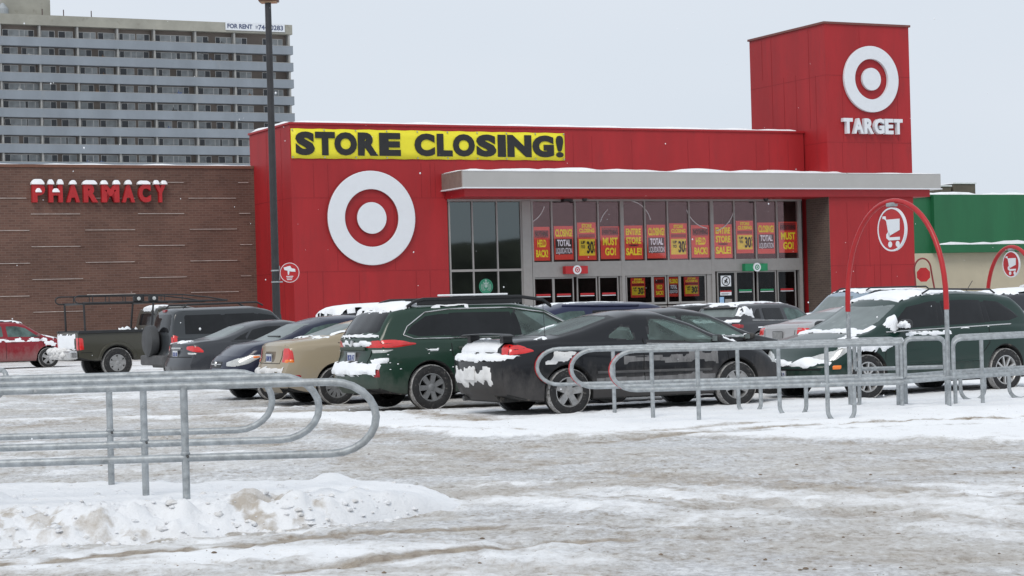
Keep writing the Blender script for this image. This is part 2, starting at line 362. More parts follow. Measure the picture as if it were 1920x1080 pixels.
def ground_mat():
    m, t, b = newmat('snowy_asphalt'); n = t.nodes; l = t.links.new
    tc = n.new('ShaderNodeTexCoord'); at = n.new('ShaderNodeAttribute'); at.attribute_name = 'snow'
    def noise_(sc, det, st, rough=.6, dist=0):
        mp = n.new('ShaderNodeMapping'); mp.inputs['Scale'].default_value = st; l(tc.outputs['Object'], mp.inputs['Vector'])
        z = n.new('ShaderNodeTexNoise'); z.inputs['Scale'].default_value = sc; z.inputs['Detail'].default_value = det; z.inputs['Roughness'].default_value = rough; z.inputs['Distortion'].default_value = dist
        l(mp.outputs[0], z.inputs['Vector']); return z.outputs['Fac']
    def rng(v, a, b_, c=0, d=1):
        r = n.new('ShaderNodeMapRange'); r.inputs[1].default_value = a; r.inputs[2].default_value = b_; r.inputs[3].default_value = c; r.inputs[4].default_value = d; l(v, r.inputs[0]); return r.outputs[0]
    def mix(f, A, B):
        x = n.new('ShaderNodeMix'); x.data_type = 'RGBA'; l(f, x.inputs['Factor'])
        for k, v in (('A', A), ('B', B)):
            if isinstance(v, tuple): x.inputs[k].default_value = (*v, 1)
            else: l(v, x.inputs[k])
        return x.outputs['Result']
    def math_(op, a, b_):
        x = n.new('ShaderNodeMath'); x.operation = op
        for i, v in enumerate((a, b_)):
            if isinstance(v, (int, float)): x.inputs[i].default_value = v
            else: l(v, x.inputs[i])
        return x.outputs[0]
    am = n.new('ShaderNodeAttribute'); am.attribute_name = 'mud'
    n_big = noise_(.9, 8, (.7, .6, 1), .6); n_mid = noise_(3.0, 10, (.8, .5, 1), .72, .5); n_fine = noise_(14, 9, (1, .5, 1), .75)
    n_f2 = noise_(6, 12, (.9, .5, 1), .82, .6); n_str = noise_(1.6, 12, (.35, 1.1, 1), .8, .5); n_sp = noise_(38, 4, (1, .55, 1), .6)
    n_g = noise_(26, 6, (.9, .6, 1), .7)
    v = math_('ADD', math_('MULTIPLY', n_g, .34), math_('ADD', math_('MULTIPLY', n_fine, .36), math_('MULTIPLY', n_str, .30)))
    def ramp(v, stops):
        c = n.new('ShaderNodeValToRGB'); e = c.color_ramp.elements
        while len(e) < len(stops): e.new(.5)
        for k, (p_, col_) in enumerate(stops): e[k].position = p_; e[k].color = (*col_, 1)
        l(v, c.inputs[0]); return c.outputs[0]
    vv = rng(v, .405, .575)
    sl1 = ramp(vv, [(0, (.70, .705, .71)), (.3, (.56, .55, .53)), (.6, (.50, .48, .45)), (.85, (.38, .35, .31)), (1, (.26, .22, .18))])
    sl2 = ramp(vv, [(0, (.80, .81, .825)), (.35, (.65, .66, .67)), (.65, (.50, .505, .515)), (.9, (.42, .40, .375)), (1, (.28, .24, .2))])
    slush = mix(rng(math_('ADD', math_('MULTIPLY', n_big, .6), math_('MULTIPLY', n_mid, .4)), .45, .56), sl1, sl2)
    snow = mix(rng(math_('ADD', math_('MULTIPLY', n_f2, .5), math_('MULTIPLY', n_g, .5)), .55, .68), (.88, .895, .915), (.68, .65, .61))
    f = math_('ADD', at.outputs['Fac'], math_('MULTIPLY', math_('SUBTRACT', n_mid, .5), 1.3))
    f = math_('ADD', f, math_('MULTIPLY', math_('SUBTRACT', n_f2, .5), 1.3))
    col = mix(rng(f, .25, .75), slush, snow)
    mf = math_('ADD', am.outputs['Fac'], math_('MULTIPLY', math_('SUBTRACT', n_f2, .5), 2.2))
    mf = math_('MULTIPLY', rng(mf, .25, .75), rng(am.outputs['Fac'], .03, .3))
    col = mix(mf, col, mix(rng(n_fine, .4, .62), (.40, .34, .27), (.22, .175, .13)))
    col = mix(math_('MULTIPLY', rng(n_sp, .66, .72), .8), col, (.2, .165, .125))
    l(col, b.inputs['Base Color'])
    l(rng(f, .3, .8, .45, .85), b.inputs['Roughness']); b.inputs['Specular IOR Level'].default_value = .35
    h = math_('ADD', math_('MULTIPLY', n_fine, .6), n_f2)
    bp = n.new('ShaderNodeBump'); bp.inputs['Strength'].default_value = .6; bp.inputs['Distance'].default_value = .035
    l(h, bp.inputs['Height']); l(bp.outputs[0], b.inputs['Normal'])
    return m
me.materials.append(ground_mat())
tag(mesh_obj('ground', me), kind='structure')

def snow_bank(name, x0, x1, y0, y1, step, fn, mat):
    xs = np.arange(x0, x1+step, step); ys = np.arange(y0, y1+step, step); X, Y = np.meshgrid(xs, ys); Z, K = fn(X, Y)
    v = np.stack([X.ravel(), Y.ravel(), Z.ravel()], 1); i = np.arange(len(v)).reshape(X.shape)
    q = np.stack([i[:-1, :-1].ravel(), i[:-1, 1:].ravel(), i[1:, 1:].ravel(), i[1:, :-1].ravel()], 1)
    zr = Z.ravel(); keep = (zr[q] > -.06).any(1); q = q[keep]
    me = bpy.data.meshes.new(name); me.from_pydata(v.tolist(), [], q.tolist()); me.update()
    a = me.attributes.new('dirt', 'FLOAT', 'POINT'); a.data.foreach_set('value', K.ravel().astype(np.float32))
    me.polygons.foreach_set('use_smooth', [True]*len(q)); me.materials.append(mat)
    return tag(mesh_obj(name, me), kind='structure')
def bank_mat():
    m, t, b = newmat('snow_bank'); n = t.nodes; l = t.links.new
    tc = n.new('ShaderNodeTexCoord'); at = n.new('ShaderNodeAttribute'); at.attribute_name = 'dirt'
    z = n.new('ShaderNodeTexNoise'); z.inputs['Scale'].default_value = 14; z.inputs['Detail'].default_value = 9; z.inputs['Roughness'].default_value = .78; l(tc.outputs['Object'], z.inputs['Vector'])
    a = n.new('ShaderNodeMath'); a.operation = 'MULTIPLY_ADD'; l(z.outputs['Fac'], a.inputs[0]); a.inputs[1].default_value = 1.5; l(at.outputs['Fac'], a.inputs[2])
    r = n.new('ShaderNodeMapRange'); r.inputs[1].default_value = 1.1; r.inputs[2].default_value = 1.75; l(a.outputs[0], r.inputs[0])
    x = n.new('ShaderNodeMix'); x.data_type = 'RGBA'; l(r.outputs[0], x.inputs['Factor']); x.inputs['A'].default_value = (.87, .885, .91, 1); x.inputs['B'].default_value = (.50, .455, .40, 1)
    l(x.outputs['Result'], b.inputs['Base Color']); b.inputs['Roughness'].default_value = .8; b.inputs['Specular IOR Level'].default_value = .25
    bp = n.new('ShaderNodeBump'); bp.inputs['Strength'].default_value = .7; bp.inputs['Distance'].default_value = .035; l(z.outputs['Fac'], bp.inputs['Height']); l(bp.outputs[0], b.inputs['Normal'])
    return m
m_bank = bank_mat()
def island(X, Y):
    yc = 15.0+.02*X; hw = np.interp(X, [-10, -3, -1.2, -.3], [2.7, 2.4, 1.5, .25])
    t = np.abs(Y-yc)/hw
    e = 1-t**2.2; e = e+(fbm(X*1.1, Y*1.1, 41)-.5)*.5
    tip = ss(-.15, -.9, X)*np.interp(Y, [13.2, 14.2, 15.2, 16.6, 17.3], [1, .95, .62, .62, .8])
    z = .21*ss(0, .55, e)*tip+.05*(fbm(X*1.4, Y*1.4, 42)-.5)*ss(0, .4, e)*tip
    fr = np.exp(-((Y-(yc-hw*.78))/.42)**2)*ss(-.6, -1.7, X)     # churned, dirty front edge
    lump = np.maximum(0, fbm(X*5.5, Y*5.5, 44, 4)-.42)
    bl = np.abs(2*fbm(X*4.5, Y*4.5, 61, 4)-1)
    z = z+fr*(lump*.22+.10*bl)+.03*bl*ss(0, .3, e)+.05*fr*(fbm(X*13, Y*13, 49)-.5)
    z = z+.07*np.exp(-(((X+1.47)/.15)**2+((Y-16.2)/.25)**2))    # a heap at the back
    z = z+.16*np.exp(-(((X+3.95)/.22)**2+((Y-14.7)/.35)**2))
    k = fr*(.8*ss(.47, .6, fbm(X*9, Y*8, 66, 4))*ss(.3, .5, fbm(X*1.2, Y*1.2, 48))+.3*ss(.42, .6, fbm(X*1.6, Y*2.5, 46)))-.1+.35*ss(.25, .0, e)*ss(.4, .6, fbm(X*3, Y*3, 47))
    return z-.055-(1-ss(-.05, .15, e*tip))*.08, k
snow_bank('snow_bank', -10, .2, 11.8, 18.2, .028, island, m_bank)

# ------------------------------------------------------------------ far treeline behind the photographer (mirrored in the glass)
def ridge():
    m = MB(); N = 160
    for i in range(N+1):
        x = -620+1240*i/N; zz = 27+7*noise.noise(Vector((x*.006, 0, 0)))+4*noise.noise(Vector((x*.03, 3, 0)))+2*noise.noise(Vector((x*.15, 7, 0)))
        for y, z in ((-290, -.5), (-300, zz*.6), (-318, zz), (-360, zz*.9), (-420, -1)): m.v.append((x, y, z))
    for i in range(N):
        for k in range(4):
            a = i*5+k; m.f.append((a, a+5, a+6, a+1)); m.m.append(0)
    tag(m.build('hills', M('wooded_hill', (.085, .085, .06), .95, var=.5, scale=.09, dirt=(.3, .3, .28), dth=.62), smooth=60), kind='structure')
ridge()

# ------------------------------------------------------------------ the store
store = empty('store_building', ST.O, TH, 'red panelled store with a tall red corner tower, grey entrance canopy and brown brick wing', 'building')
def quadwall(name, mats, x0, x1, y0, y1, z0, z1, parent=store):
    m = MB(); m.box(x0, x1, y0, y1, z0, z1); return m.build(name, mats, parent)
GL0, GL1 = ST.u(840, 440), ST.u(1502, 440)
ZT, ZP = 6.33, 9.43          # top of glazing, parapet
# main red wall with joints
m = MB()
m.box(0, GL0, 0, .35, 0, ZP); m.box(GL0, 25.4, 0, .35, ZT+.02, ZP)
m.box(0, .35, .35, 5.05, 0, ZP); m.box(.35, 25.4, 4.75, 5.05, 6.7, ZP-.03); m.box(.35, 25.4, .35, 4.75, ZP-.5, ZP-.3)
def vj(px, py0, py1, v=0, Fm=ST): 
    u = Fm.u(px, (py0+py1)/2, v); m.box(u-.011, u+.011, v-.005, v, Fm.z(px, py1, v), Fm.z(px, py0, v), 1)
for px, a, b in [(588,306,371),(615,306,371),(790,306,371),(807,306,371),(816,306,371),(632,371,508),(740,371,508),(578,508,640),(607,508,640),(675,508,640),(782,508,640),(808,508,640),
                 (1075,252,318),(1110,256,318),(1185,262,318),(1290,262,318),(1330,256,318),(1418,262,318),(1442,262,318),(1478,262,318)]: vj(px, a, b)
for z in (6.4, 3.34): m.box(0.0, GL0, -.006, 0, z-.01, z+.01, 1)
for z in (6.4, 3.34): m.box(-.006, 0, 0, 4.6, z-.01, z+.01, 1)
for v in (1.1, 2.9): m.box(-.006, 0, v-.015, v+.015, 0, 9.3, 1)
m.build('red_wall', [m_red, m_redd], store)
m = MB(); m.box(-.06, 25.45, -.06, .42, ZP, ZP+.09); m.box(-.06, .42, .42, 5.1, ZP, ZP+.09)
m.build('parapet_cap', m_redcan, store, bevel=.01)
def snow_strip(name, x0, x1, y0, y1, z, h, parent, seed=0, step=.3, mat=None, amp=.6):
    """a lying strip of snow with an uneven top"""
    n = max(6, int((x1-x0)/step)); mb = MB(); yy = [y0, y0+.15*(y1-y0), (y0+y1)/2, y1-.15*(y1-y0), y1]
    for i in range(n+1):
        x = x0+(x1-x0)*i/n; e = min(1, min(i, n-i)/2.0+.1)**.45
        for k, y in enumerate(yy):
            hh = h*(.05 if k in (0, 4) else 1)*e*(1+amp*noise.noise(Vector((x*.9+seed*7, y*1.1, seed*3.1)))*1.6)
            mb.v.append((x, y, z+max(hh, .004)))
        mb.v.append((x, y1, z-.01)); mb.v.append((x, y0, z-.01))
    for i in range(n):
        for k in range(7):
            a = i*7+k; b = i*7+(k+1) % 7; mb.f.append((a, a+7, b+7, b)); mb.m.append(0)
    mb.f += [tuple(range(6, -1, -1)), tuple(range(n*7, n*7+7))]; mb.m += [0, 0]
    return mb.build(name, mat or m_snow, parent, smooth=60)
snow_strip('roof_snow', 0.2, 25, -.02, .4, ZP+.09, .07, store, 1)
s = snow_strip('roof_snow', 0, 4.8, -.3, .1, ZP+.09, .09, store, 2); s.rotation_euler.z = math.radians(90); s.location = (.1, .2, 0)
# brick wing
BV = 4.6; BF = Frame(ST.w(0, BV, 0)[:2], TH); BX0 = -26.0; BZ = BF.z(240, 309.5)
m = MB(); m.box(BX0, 0, BV, BV+.4, 0, BZ-.12, 0); m.box(BX0, BX0+.4, BV+.4, 30, 0, BZ-.12); m.box(BX0, 0, 29.6, 30, 0, BZ-.12); m.box(BX0+.4, 0, BV+.4, 29.6, BZ-.6, BZ-.4)
m.build('brick_wall', m_brick, store)
m = MB(); m.box(BX0-.05, -.01, BV-.05, BV+.45, BZ-.12, BZ); m.build('coping', M('brown_coping', (.16, .07, .045), .7), store)
snow_strip('roof_snow', BX0, -.1, BV+.0, BV+.4, BZ, .05, store, 3, amp=.9)
m_ledge = M('ledge_frost', (.5, .46, .43), .8, var=.3, scale=3)
cols = [BF.u(x, 450) for x in (-44, 57, 158, 258, 354, 448, 474)]
rowz = [BF.z(258, y) for y in (342, 372, 401, 431, 461, 491, 521, 551, 581)]
for ci in range(6):
    for ri, z in enumerate(rowz):
        if (ri % 2) == (ci % 2): continue
        if ri == 0 and ci in (1,): continue
        m = MB(); x0, x1 = cols[ci]+.03, cols[ci+1]-.03
        m.box(x0, x1, BV-.02, BV, z-.035, z, 0); m.box(x0+.02*random.random(), x1-.15*random.random(), BV-.022, BV, z, z+.018, 1)
        m.build('brick_ledge', [m_brick, m_ledge], store)
        if ri == 0: pass
# tower
TV = -1.8; TX0, TX1, TZ = 25.47, 30.25, 14.3
m = MB(); m.box(TX0, TX1, TV, 4.46, ZP*.0, TZ)
def tj(px, a, b): vj(px, a, b, TV)
for px, a, b in [(1611,50,100),(1652,267,322),(1625,267,318),(1580,267,316),(1674,268,322),(1683,140,265),(1580,143,265),(1630,380,500),(1590,380,540),(1650,400,540),(1605,495,545),(1640,495,545),(1672,495,545)]: tj(px, a, b)
for py in (142, 267): z = ST.z(1600, py, TV); m.box(TX0, TX1, TV-.006, TV, z-.01, z+.01, 1); m.box(TX0-.006, TX0, TV, 4.46, z-.01, z+.01, 1)
z = ST.z(1640, 497, TV); m.box(TX0, TX1, TV-.006, TV, z-.01, z+.01, 1)
for v, z0, z1 in ((3.4, 12.3, 14.2), (2.6, 9.6, 14.2), (1.6, 9.6, 12.2), (.6, 9.6, 12.2), (-.5, 9.6, 14.2), (-1.0, 9.0, 12)): m.box(TX0-.006, TX0, v-.015, v+.015, z0, z1, 1)
m.build('tower', [m_red, m_redd], store)
m = MB(); m.box(TX0-.07, TX1+.07, TV-.07, 4.53, TZ, TZ+.1); m.build('tower_cap', M('cap_brown', (.16, .05, .04), .5), store)
snow_strip('roof_snow', TX0, TX1, 0, 4.4, TZ+.1, .05, store, 4)
m = MB(); m.box(TX0-.03, TX0, TV, 0, 0, 6.62); m.build('brick_return', m_brick2, store)
# canopy
CV = -2.15; CX0, CX1 = 6.79, 31.62; CZ0, CZ1 = 6.72, 7.42
m = MB(); m.box(CX0, CX1, CV, CV+.1, CZ0, CZ1); m.box(CX0, CX0+.1, CV+.1, -.01, CZ0, CZ1, 1); m.box(CX1-.1, CX1, CV+.1, 1, CZ0, CZ1); m.box(CX0+.1, CX1-.1, CV+.1, -.01, CZ1-.15, CZ1-.05)
m.build('canopy_fascia', [m_fascia, M('brown_fascia', (.2, .15, .13), .6)], store)
m = MB(); m.box(CX0-.05, CX1+.05, CV-.05, -.012, CZ0-.05, CZ0); m.build('canopy_edge', m_white, store)
m = MB(); m.box(CX0+.15, CX1-.5, CV+.2, -.014, CZ0-.38, CZ0-.05); m.build('canopy_soffit', m_redcan, store)
snow_strip('canopy_snow', CX0, 26.2, CV-.02, -.05, CZ1-.02, .13, store, 5, .25, amp=.55)
snow_strip('canopy_snow', 26.3, CX1, CV-.02, TV-.02, CZ1-.02, .03, store, 6)
# interior
m = MB(); m.box(GL0, 25.4, 7.2, 7.4, 0, 7, 0); m.box(0, 25.4, 14, 14.3, 0, 6.9, 0); m.box(0, 25.4, 5.06, 14, 6.8, 6.95, 0); m.box(GL0-.1, GL0, .36, 7.2, 0, 7, 0); m.box(GL0, 25.4, .36, 7.2, 6.5, 6.6, 0); m.box(GL0, 25.4, .3, 7.2, .0, .03, 0); m.box(GL0+4.2, GL0+4.35, .36, 4, 0, 6.4); m.box(25.4, 25.47, .36, 7.4, 0, 7)
m.build('interior_wall', m_dark, store)
# glazing : posts
def fr(name, px0, px1, py0, py1, d=.14, mat=None, v0=-.03):
    u0, u1 = ST.u(px0, (py0+py1)/2), ST.u(px1, (py0+py1)/2); pm = (px0+px1)/2
    m = MB(); m.box(u0, u1, v0, v0+d, max(0, ST.z(pm, py1)), ST.z(pm, py0)); return m.build(name, mat or m_frame, store)
def fru(name, u0, u1, z0, z1, d=.14, v0=-.03, mat=None):
    m = MB(); m.box(u0, u1, v0, v0+d, z0, z1); return m.build(name, mat or m_frame, store)
upx = [996, 1035, 1079, 1122, 1166, 1209.6, 1252, 1292.6, 1334.6, 1377, 1417, 1457, 1499]
U = [ST.u(x, 440) for x in upx]
cafe = [ST.u(x, 440) for x in (843, 886, 932, 977)]
ZM = 3.6   # transom top
ZB = 3.27
fru('window_head', GL0, GL1+.05, ZT-.08, ZT+.06, .2, -.05)
for i, u in enumerate(cafe): fru('mullion', u-.03, u+.03, 0, ZT-.08)
ztr = ST.z(900, 507)
for i in range(3):
    fru('transom', cafe[i]+.03, cafe[i+1]-.03, ztr-.05, ztr+.05)
    for z0, z1 in ((.05, ztr-.05), (ztr+.05, ZT-.08)):
        m = MB(); m.box(cafe[i]+.03, cafe[i+1]-.03, .03, .045, z0, z1); m.build('window_pane', m_gl_cafe, store)
fru('corner_post', cafe[3]+.03, U[0]-.03, 0, ZT-.08, .22, -.08)
for i, u in enumerate(U):
    thick = i in (0, 4, 8, 12); w_ = .085 if thick else .035
    fru('mullion', u-(.0 if i == 0 else w_), u+w_, (0 if thick else ZM), ZT-.08, .2 if thick else .12, -.06 if thick else -.03)
for i in range(12):
    a = U[i]+(.085 if i in (0, 4, 8) else .035); b = U[i+1]-(.085 if i in (3, 7, 11) else .035)
    m = MB(); m.box(a, b, .03, .045, ZM, ZT-.08); m.build('window_pane', m_gl_post, store)
for a, b, zz in ((0, 4, 2.93), (4, 8, 2.93), (8, 12, 3.05)): fru('door_header', U[a]+.085, U[b]-.085, zz, ZM, .2, -.05)
# doors: (px0, px1, py top, z bottom)
DZ = 2.92
def door(px0, px1, ztop, z0=.1, name='door', bars=None):
    a, b = ST.u(px0, 540), ST.u(px1, 540)
    m = MB()
    for x0, x1, zz0, zz1 in ((a-.05, a, z0-.1, ztop+.06), (b, b+.05, z0-.1, ztop+.06), (a, b, ztop, ztop+.06), (a, b, z0-.1, z0)): m.box(x0, x1, .0, .08, zz0, zz1)
    d = m.build(name, m_frame, store)
    g = MB(); g.box(a, b, .03, .042, z0, ztop); g.build('glass', m_gl_door, d)
    if bars:
        bb = MB(); w_ = (b-a); bb.box(a+w_*.12, b-w_*.12, -.01, .02, 2.12, 2.2, 0); bb.box(a+w_*.12, b-w_*.12, -.012, .02, 2.07, 2.10, 1)
        bb.build('safety_decal', [bars, m_white], d)
    return d
m_green = M('green_sign', (.01, .22, .09), .5)
for k, (a, b) in enumerate(((1001,1036),(1040,1074),(1084,1118),(1125,1158))): door(a, b, 2.86, bars=m_redt)
for k, (a, b) in enumerate(((1347,1378),(1382,1413),(1422,1454),(1460,1491))): door(a, b, 2.98, bars=(None, m_green, m_green, m_redt)[k])
for a, b in ((1176,1222),(1226,1248),(1254,1273),(1277,1322)):
    door(a, b, 2.86, z0=1.72, name='vestibule_window'); door(a, b, 1.5, name='vestibule_panel')
fru('side_panel', ST.u(1326, 540), U[8]-.085, 0, 2.92, .1, 0)
fru('side_panel', ST.u(1163, 540), U[4]-.0, 0, 2.92, .1, 0)
# rings drawn across the upper glass (partial circles)
def ringarc(px, py, rx, a0, a1):
    u, z = ST.uz(px, py); r = ST.u(px+rx, py)-u
    m = MB(); m.tube([(u+r*math.cos(t), .02, z+r*math.sin(t)) for t in [math.radians(a0+(a1-a0)*i/12) for i in range(13)]], .022, 5)
    m.build('glass_ring_line', M('ring_line', (.6, .58, .6), .5), store)
for a in ((978, 370, 45, -70, -20), (1172, 435, 48, 130, 160), (1180, 425, 42, 95, 15), (1330, 375, 45, 200, 262), (1330, 378, 48, 285, 340)): ringarc(*a)
for px in (1063, 1390): pass
m = MB(); m.box(ST.u(1053, 366, -.3), ST.u(1070, 366, -.3), -.5, -.2, ZT-.1, ZT+.0); m.build('ceiling_camera', m_black, store)
m = MB(); m.lathe([(0, -.14), (.1, -.1), (.13, 0), (0, 0)], 16, 'z', (ST.u(1096, 370, -.6), -.6, CZ0-.38)); m.build('ceiling_camera', m_black, store, smooth=40)
m = MB(); m.lathe([(0, -.14), (.1, -.1), (.13, 0), (0, 0)], 16, 'z', (ST.u(1436, 370, -.6), -.6, CZ0-.38)); m.build('ceiling_camera', m_black, store, smooth=40)

# ------------------------------------------------------------------ signs on the store
def bullseye(u, z, r, v, label, depth=.12, ex=1.0):
    t = empty('bullseye_sign', ST.w(u, v, z), TH, label, 'sign')
    def ringm(r0, r1, nm):
        m = MB(); m.lathe([(r1*1.012, 0), (r1*1.012, -depth*.9), (r1, -depth), (r0, -depth), (r0*.988, -depth*.9), (r0*.988, 0)] if r0 > 0 else [(r1*1.012, 0), (r1*1.012, -depth*.9), (r1, -depth), (0.001, -depth)], 72, 'y')
        for i, f in enumerate(m.f):
            k = i % (5 if r0 > 0 else 3)
            m.m[i] = 0 if (k in ((1, 2, 3) if r0 > 0 else (1, 2))) else 1
        m.build(nm, [m_white, M('sign_edge', (.3, .1, .1), .5)], t)
    ringm(r*.625, r, 'ring'); ringm(0, r*.335, 'disc'); return t
bullseye(ST.u(696, 409)-.02, ST.z(696, 409), 1.955, -.02, 'big white ring and disc emblem on the red wall beside the lamp post')
bt = empty('tower_sign', ST.w(0, TV-.02, 0), TH, 'white ring and disc emblem above white capital letters on the tall red tower', 'sign')
u0, z0 = ST.uz(1631, 149, TV); ru = (ST.u(1682, 150, TV)-ST.u(1580, 150, TV))/2
for r0, r1, nm in ((ru*.61, ru*.985, 'ring'), (0, ru*.335, 'disc')):
    m = MB(); d = .13
    m.lathe([(r1*1.01, 0), (r1*1.01, -d*.9), (r1, -d), (r0, -d), (r0*.99, 0)] if r0 else [(r1*1.01, 0), (r1*1.01, -d*.9), (r1, -d), (.001, -d)], 64, 'y', (u0, 0, z0)); m.build(nm, m_white, bt)
ua, za = ST.uz(1577, 250, TV); ub, zb_ = ST.uz(1689, 222, TV)
x = ua; wds = [.17, .18, .17, .18, .15, .16]; tot = ub-ua
xx = ua
for ch, wf in zip('TARGET', wds):
    text(ch, xx, za-.02, tot*wf*.90, (zb_-za)*.95, m_white, bt, 0, .2, .045, 'letter'); xx += tot*wf*.985
# pharmacy letters
pt = empty('pharmacy_sign', BF.w(0, -.03, 0), TH, 'red capital letters with snow on top on the brown brick wall', 'sign')
px_l = [57, 88, 121, 153, 187, 225, 256, 286, 315]; pyb = [380, 380, 380, 380, 380, 379, 380, 380]
for i, ch in enumerate('PHARMACY'):
    u0 = BF.u(px_l[i]+1, 362); u1 = BF.u(px_l[i+1]-(6 if ch != 'M' else 4), 362); zb = BF.z(px_l[i], 380); zt = BF.z(px_l[i], 345)
    lt = text(ch, u0, zb, u1-u0, zt-zb, m_redt, pt, 0, .22, .06, 'letter')
    wdt = u1-u0; h = zt-zb
    if ch in 'A': spots = [(u0+wdt*.3, u1-wdt*.3, zt-.02)]
    elif ch in 'H': spots = [(u0, u0+wdt*.32, zt-.02), (u1-wdt*.32, u1, zt-.02), (u0+wdt*.3, u1-wdt*.3, zb+h*.55)]
    elif ch == 'Y': spots = [(u0, u0+wdt*.35, zt-.02), (u1-wdt*.35, u1, zt-.02)]
    elif ch == 'M': spots = [(u0, u0+wdt*.3, zt-.02), (u1-wdt*.3, u1, zt-.02)]
    else: spots = [(u0, u1-wdt*.12, zt-.02)]+([(u0+wdt*.3, u1-wdt*.35, zb+h*.55)] if ch == 'P' else [])
    for a, b, z in spots: 
        sc = snow_strip('snow', a-.03, b+.03, -.29, -.01, z, (.17 if z > zb+h*.8 else .13), pt, i+ord(ch), .06, amp=.25); sc.parent = lt
# banner
bn = empty('sale_banner', ST.w(0, -.03, 0), TH, 'long yellow banner reading STORE CLOSING on the red parapet', 'banner')
b0, b1 = ST.u(545, 265), ST.u(1058, 275)
zt0, zt1, zb0, zb1 = ST.z(545, 241), ST.z(1058, 250), ST.z(545, 297), ST.z(1058, 301)
m = MB(); N = 40; vv = []
for i in range(N+1):
    t = i/N; x = b0+(b1-b0)*t
    for k in range(5):
        q_ = k/4; z = (zb0*(1-t)+zb1*t)*(1-q_)+(zt0*(1-t)+zt1*t)*q_+.012*math.sin(i*1.9)*(1 if k in (0, 4) else 0)
        vv.append((x, -.012+.012*noise.noise(Vector((x*1.5, z*2, 0))), z))
m.add(vv, [(i*5+k, (i+1)*5+k, (i+1)*5+k+1, i*5+k+1) for i in range(N) for k in range(4)])
b_ = m.build('vinyl_sheet', m_yel, bn, smooth=60); sm = b_.modifiers.new('thick', 'SOLIDIFY'); sm.thickness = .015
m_blk = M('banner_black', (.013, .013, .014), .5)
lx = [(552,590),(589,628),(625,669),(669,709),(709,751),(775,815),(817,848),(847,890),(891,930),(931,948),(949,996),(996,1038),(1040,1056)]
for (a, b), ch in zip(lx, 'STORECLOSING!'):
    u0, u1 = ST.u(a, 270), ST.u(b-1, 270); t = ((u0+u1)/2-b0)/(b1-b0)
    zb = zb0*(1-t)+zb1*t; zt = zt0*(1-t)+zt1*t; hh = zt-zb
    fat = {'I': .02, '!': .035}.get(ch, .066)
    text(ch, u0+.02, zb+hh*.105, u1-u0-.02, hh*.80, m_blk, bn, -.035, .014, fat, 'letter')
m = MB()
for i in range(10):
    x = b0+.05+(b1-b0-.1)*i/9; t = i/9
    for z in (zt0*(1-t)+zt1*t-.05, zb0*(1-t)+zb1*t+.05): m.lathe([(.03, 0), (.03, -.02), (.0, -.02)], 10, 'y', (x, -.03, z))
m.build('grommets', m_galv, bn)
# posters
def poster(u, z, wd, ht, kind, label, v=.06, small=False):
    t = empty('closing_poster', ST.w(u, v, z), TH, label, 'poster', 'closing sale posters in the store windows')
    m = MB(); m.box(-wd/2, wd/2, 0, .012, 0, ht); m.build('sheet', m_posred, t)
    W_ = wd*.86
    def tx(s, z0, h, mat, wf=1.0, off=.04, x=None, y=-.012): text(s, (-W_*wf/2 if x is None else x), ht*z0, W_*wf, ht*h, mat, t, y, .006, off)
    def pan(z0, z1, mat, wf=1.0, nm='panel'):
        m = MB(); m.box(-W_*wf/2, W_*wf/2, -.005, -.001, ht*z0, ht*z1); m.build(nm, mat, t)
    if kind == 'A': pan(.68, .9, m_posdk, 1.0); tx('NOTHING', .72, .15, m_ink, .92, .02); tx('HELD', .40, .22, m_posy, .62); tx('BACK!', .10, .22, m_posy, .84)
    if kind == 'D': pan(.72, .97, m_posdk, 1.0); tx('EVERYTHING', .76, .13, m_ink, .96, .015); tx('MUST', .42, .24, m_posy, .9); tx('GO!', .11, .24, m_posy, .66)
    if kind == 'B': tx('CLOSING!', .68, .23, m_posy, 1.02); pan(.16, .62, m_ink, 1.02); tx('TOTAL', .40, .2, m_posw, .82); tx('LIQUIDATION', .15, .2, m_posw, .98, .01)
    if kind == 'C': tx('STORE', .86, .1, m_posy, .62); tx('CLOSING', .73, .11, m_posy, .94); pan(.6, .69, m_posdk); pan(.12, .56, m_posy, 1.0, 'yellow_panel'); tx('UP', .43, .08, m_ink, .26, .03, -W_*.38, -.016); tx('TO', .31, .08, m_ink, .24, .03, -W_*.38, -.016); tx('30', .17, .33, m_ink, .42, .03, -W_*.02, -.016); tx('%', .38, .12, m_ink, .07, .01, W_*.42, -.016); tx('OFF', .2, .1, m_ink, .07, .0, W_*.42, -.016)
    if kind == 'E': tx('ENTIRE', .72, .19, m_posy, .92); tx('STORE', .46, .2, m_posy, .92); pan(.385, .44, m_posdk, .6); tx('ON', .39, .045, m_ink, .3, .01, None, -.016); tx('SALE!', .12, .22, m_posy, .96)
    return t
order = 'ABCDEBCAECBD'
words_ = {'A': 'reading HELD BACK', 'B': 'reading TOTAL LIQUIDATION', 'C': 'reading UP TO 30', 'D': 'reading MUST GO', 'E': 'reading ENTIRE STORE'}
nth = ['at the far left end of the upper row', 'second from the left above the red door sign', 'third from the left in the upper row', 'above the leftmost doors, right end of its four', 'just right of the second thick post', 'sixth from the left over the centre doors', 'seventh from the left over the centre doors', 'just left of the third thick post', 'just right of the third thick post', 'left above the green door sign', 'right above the green door sign', 'at the right end beside the brick return']
for i, k in enumerate(order):
    xa, xb = U[i]+.1, U[i+1]-.06
    top = 5.02+.12*(k == 'C')+(.1 if i > 8 else 0)+(.03*(i % 3)); bot = 3.66+(.17 if i > 8 else 0)+.03*(i % 2)
    poster((xa+xb)/2, bot, (xb-xa)*.94, top-bot+.12, k, 'poster '+words_[k]+', '+nth[i])
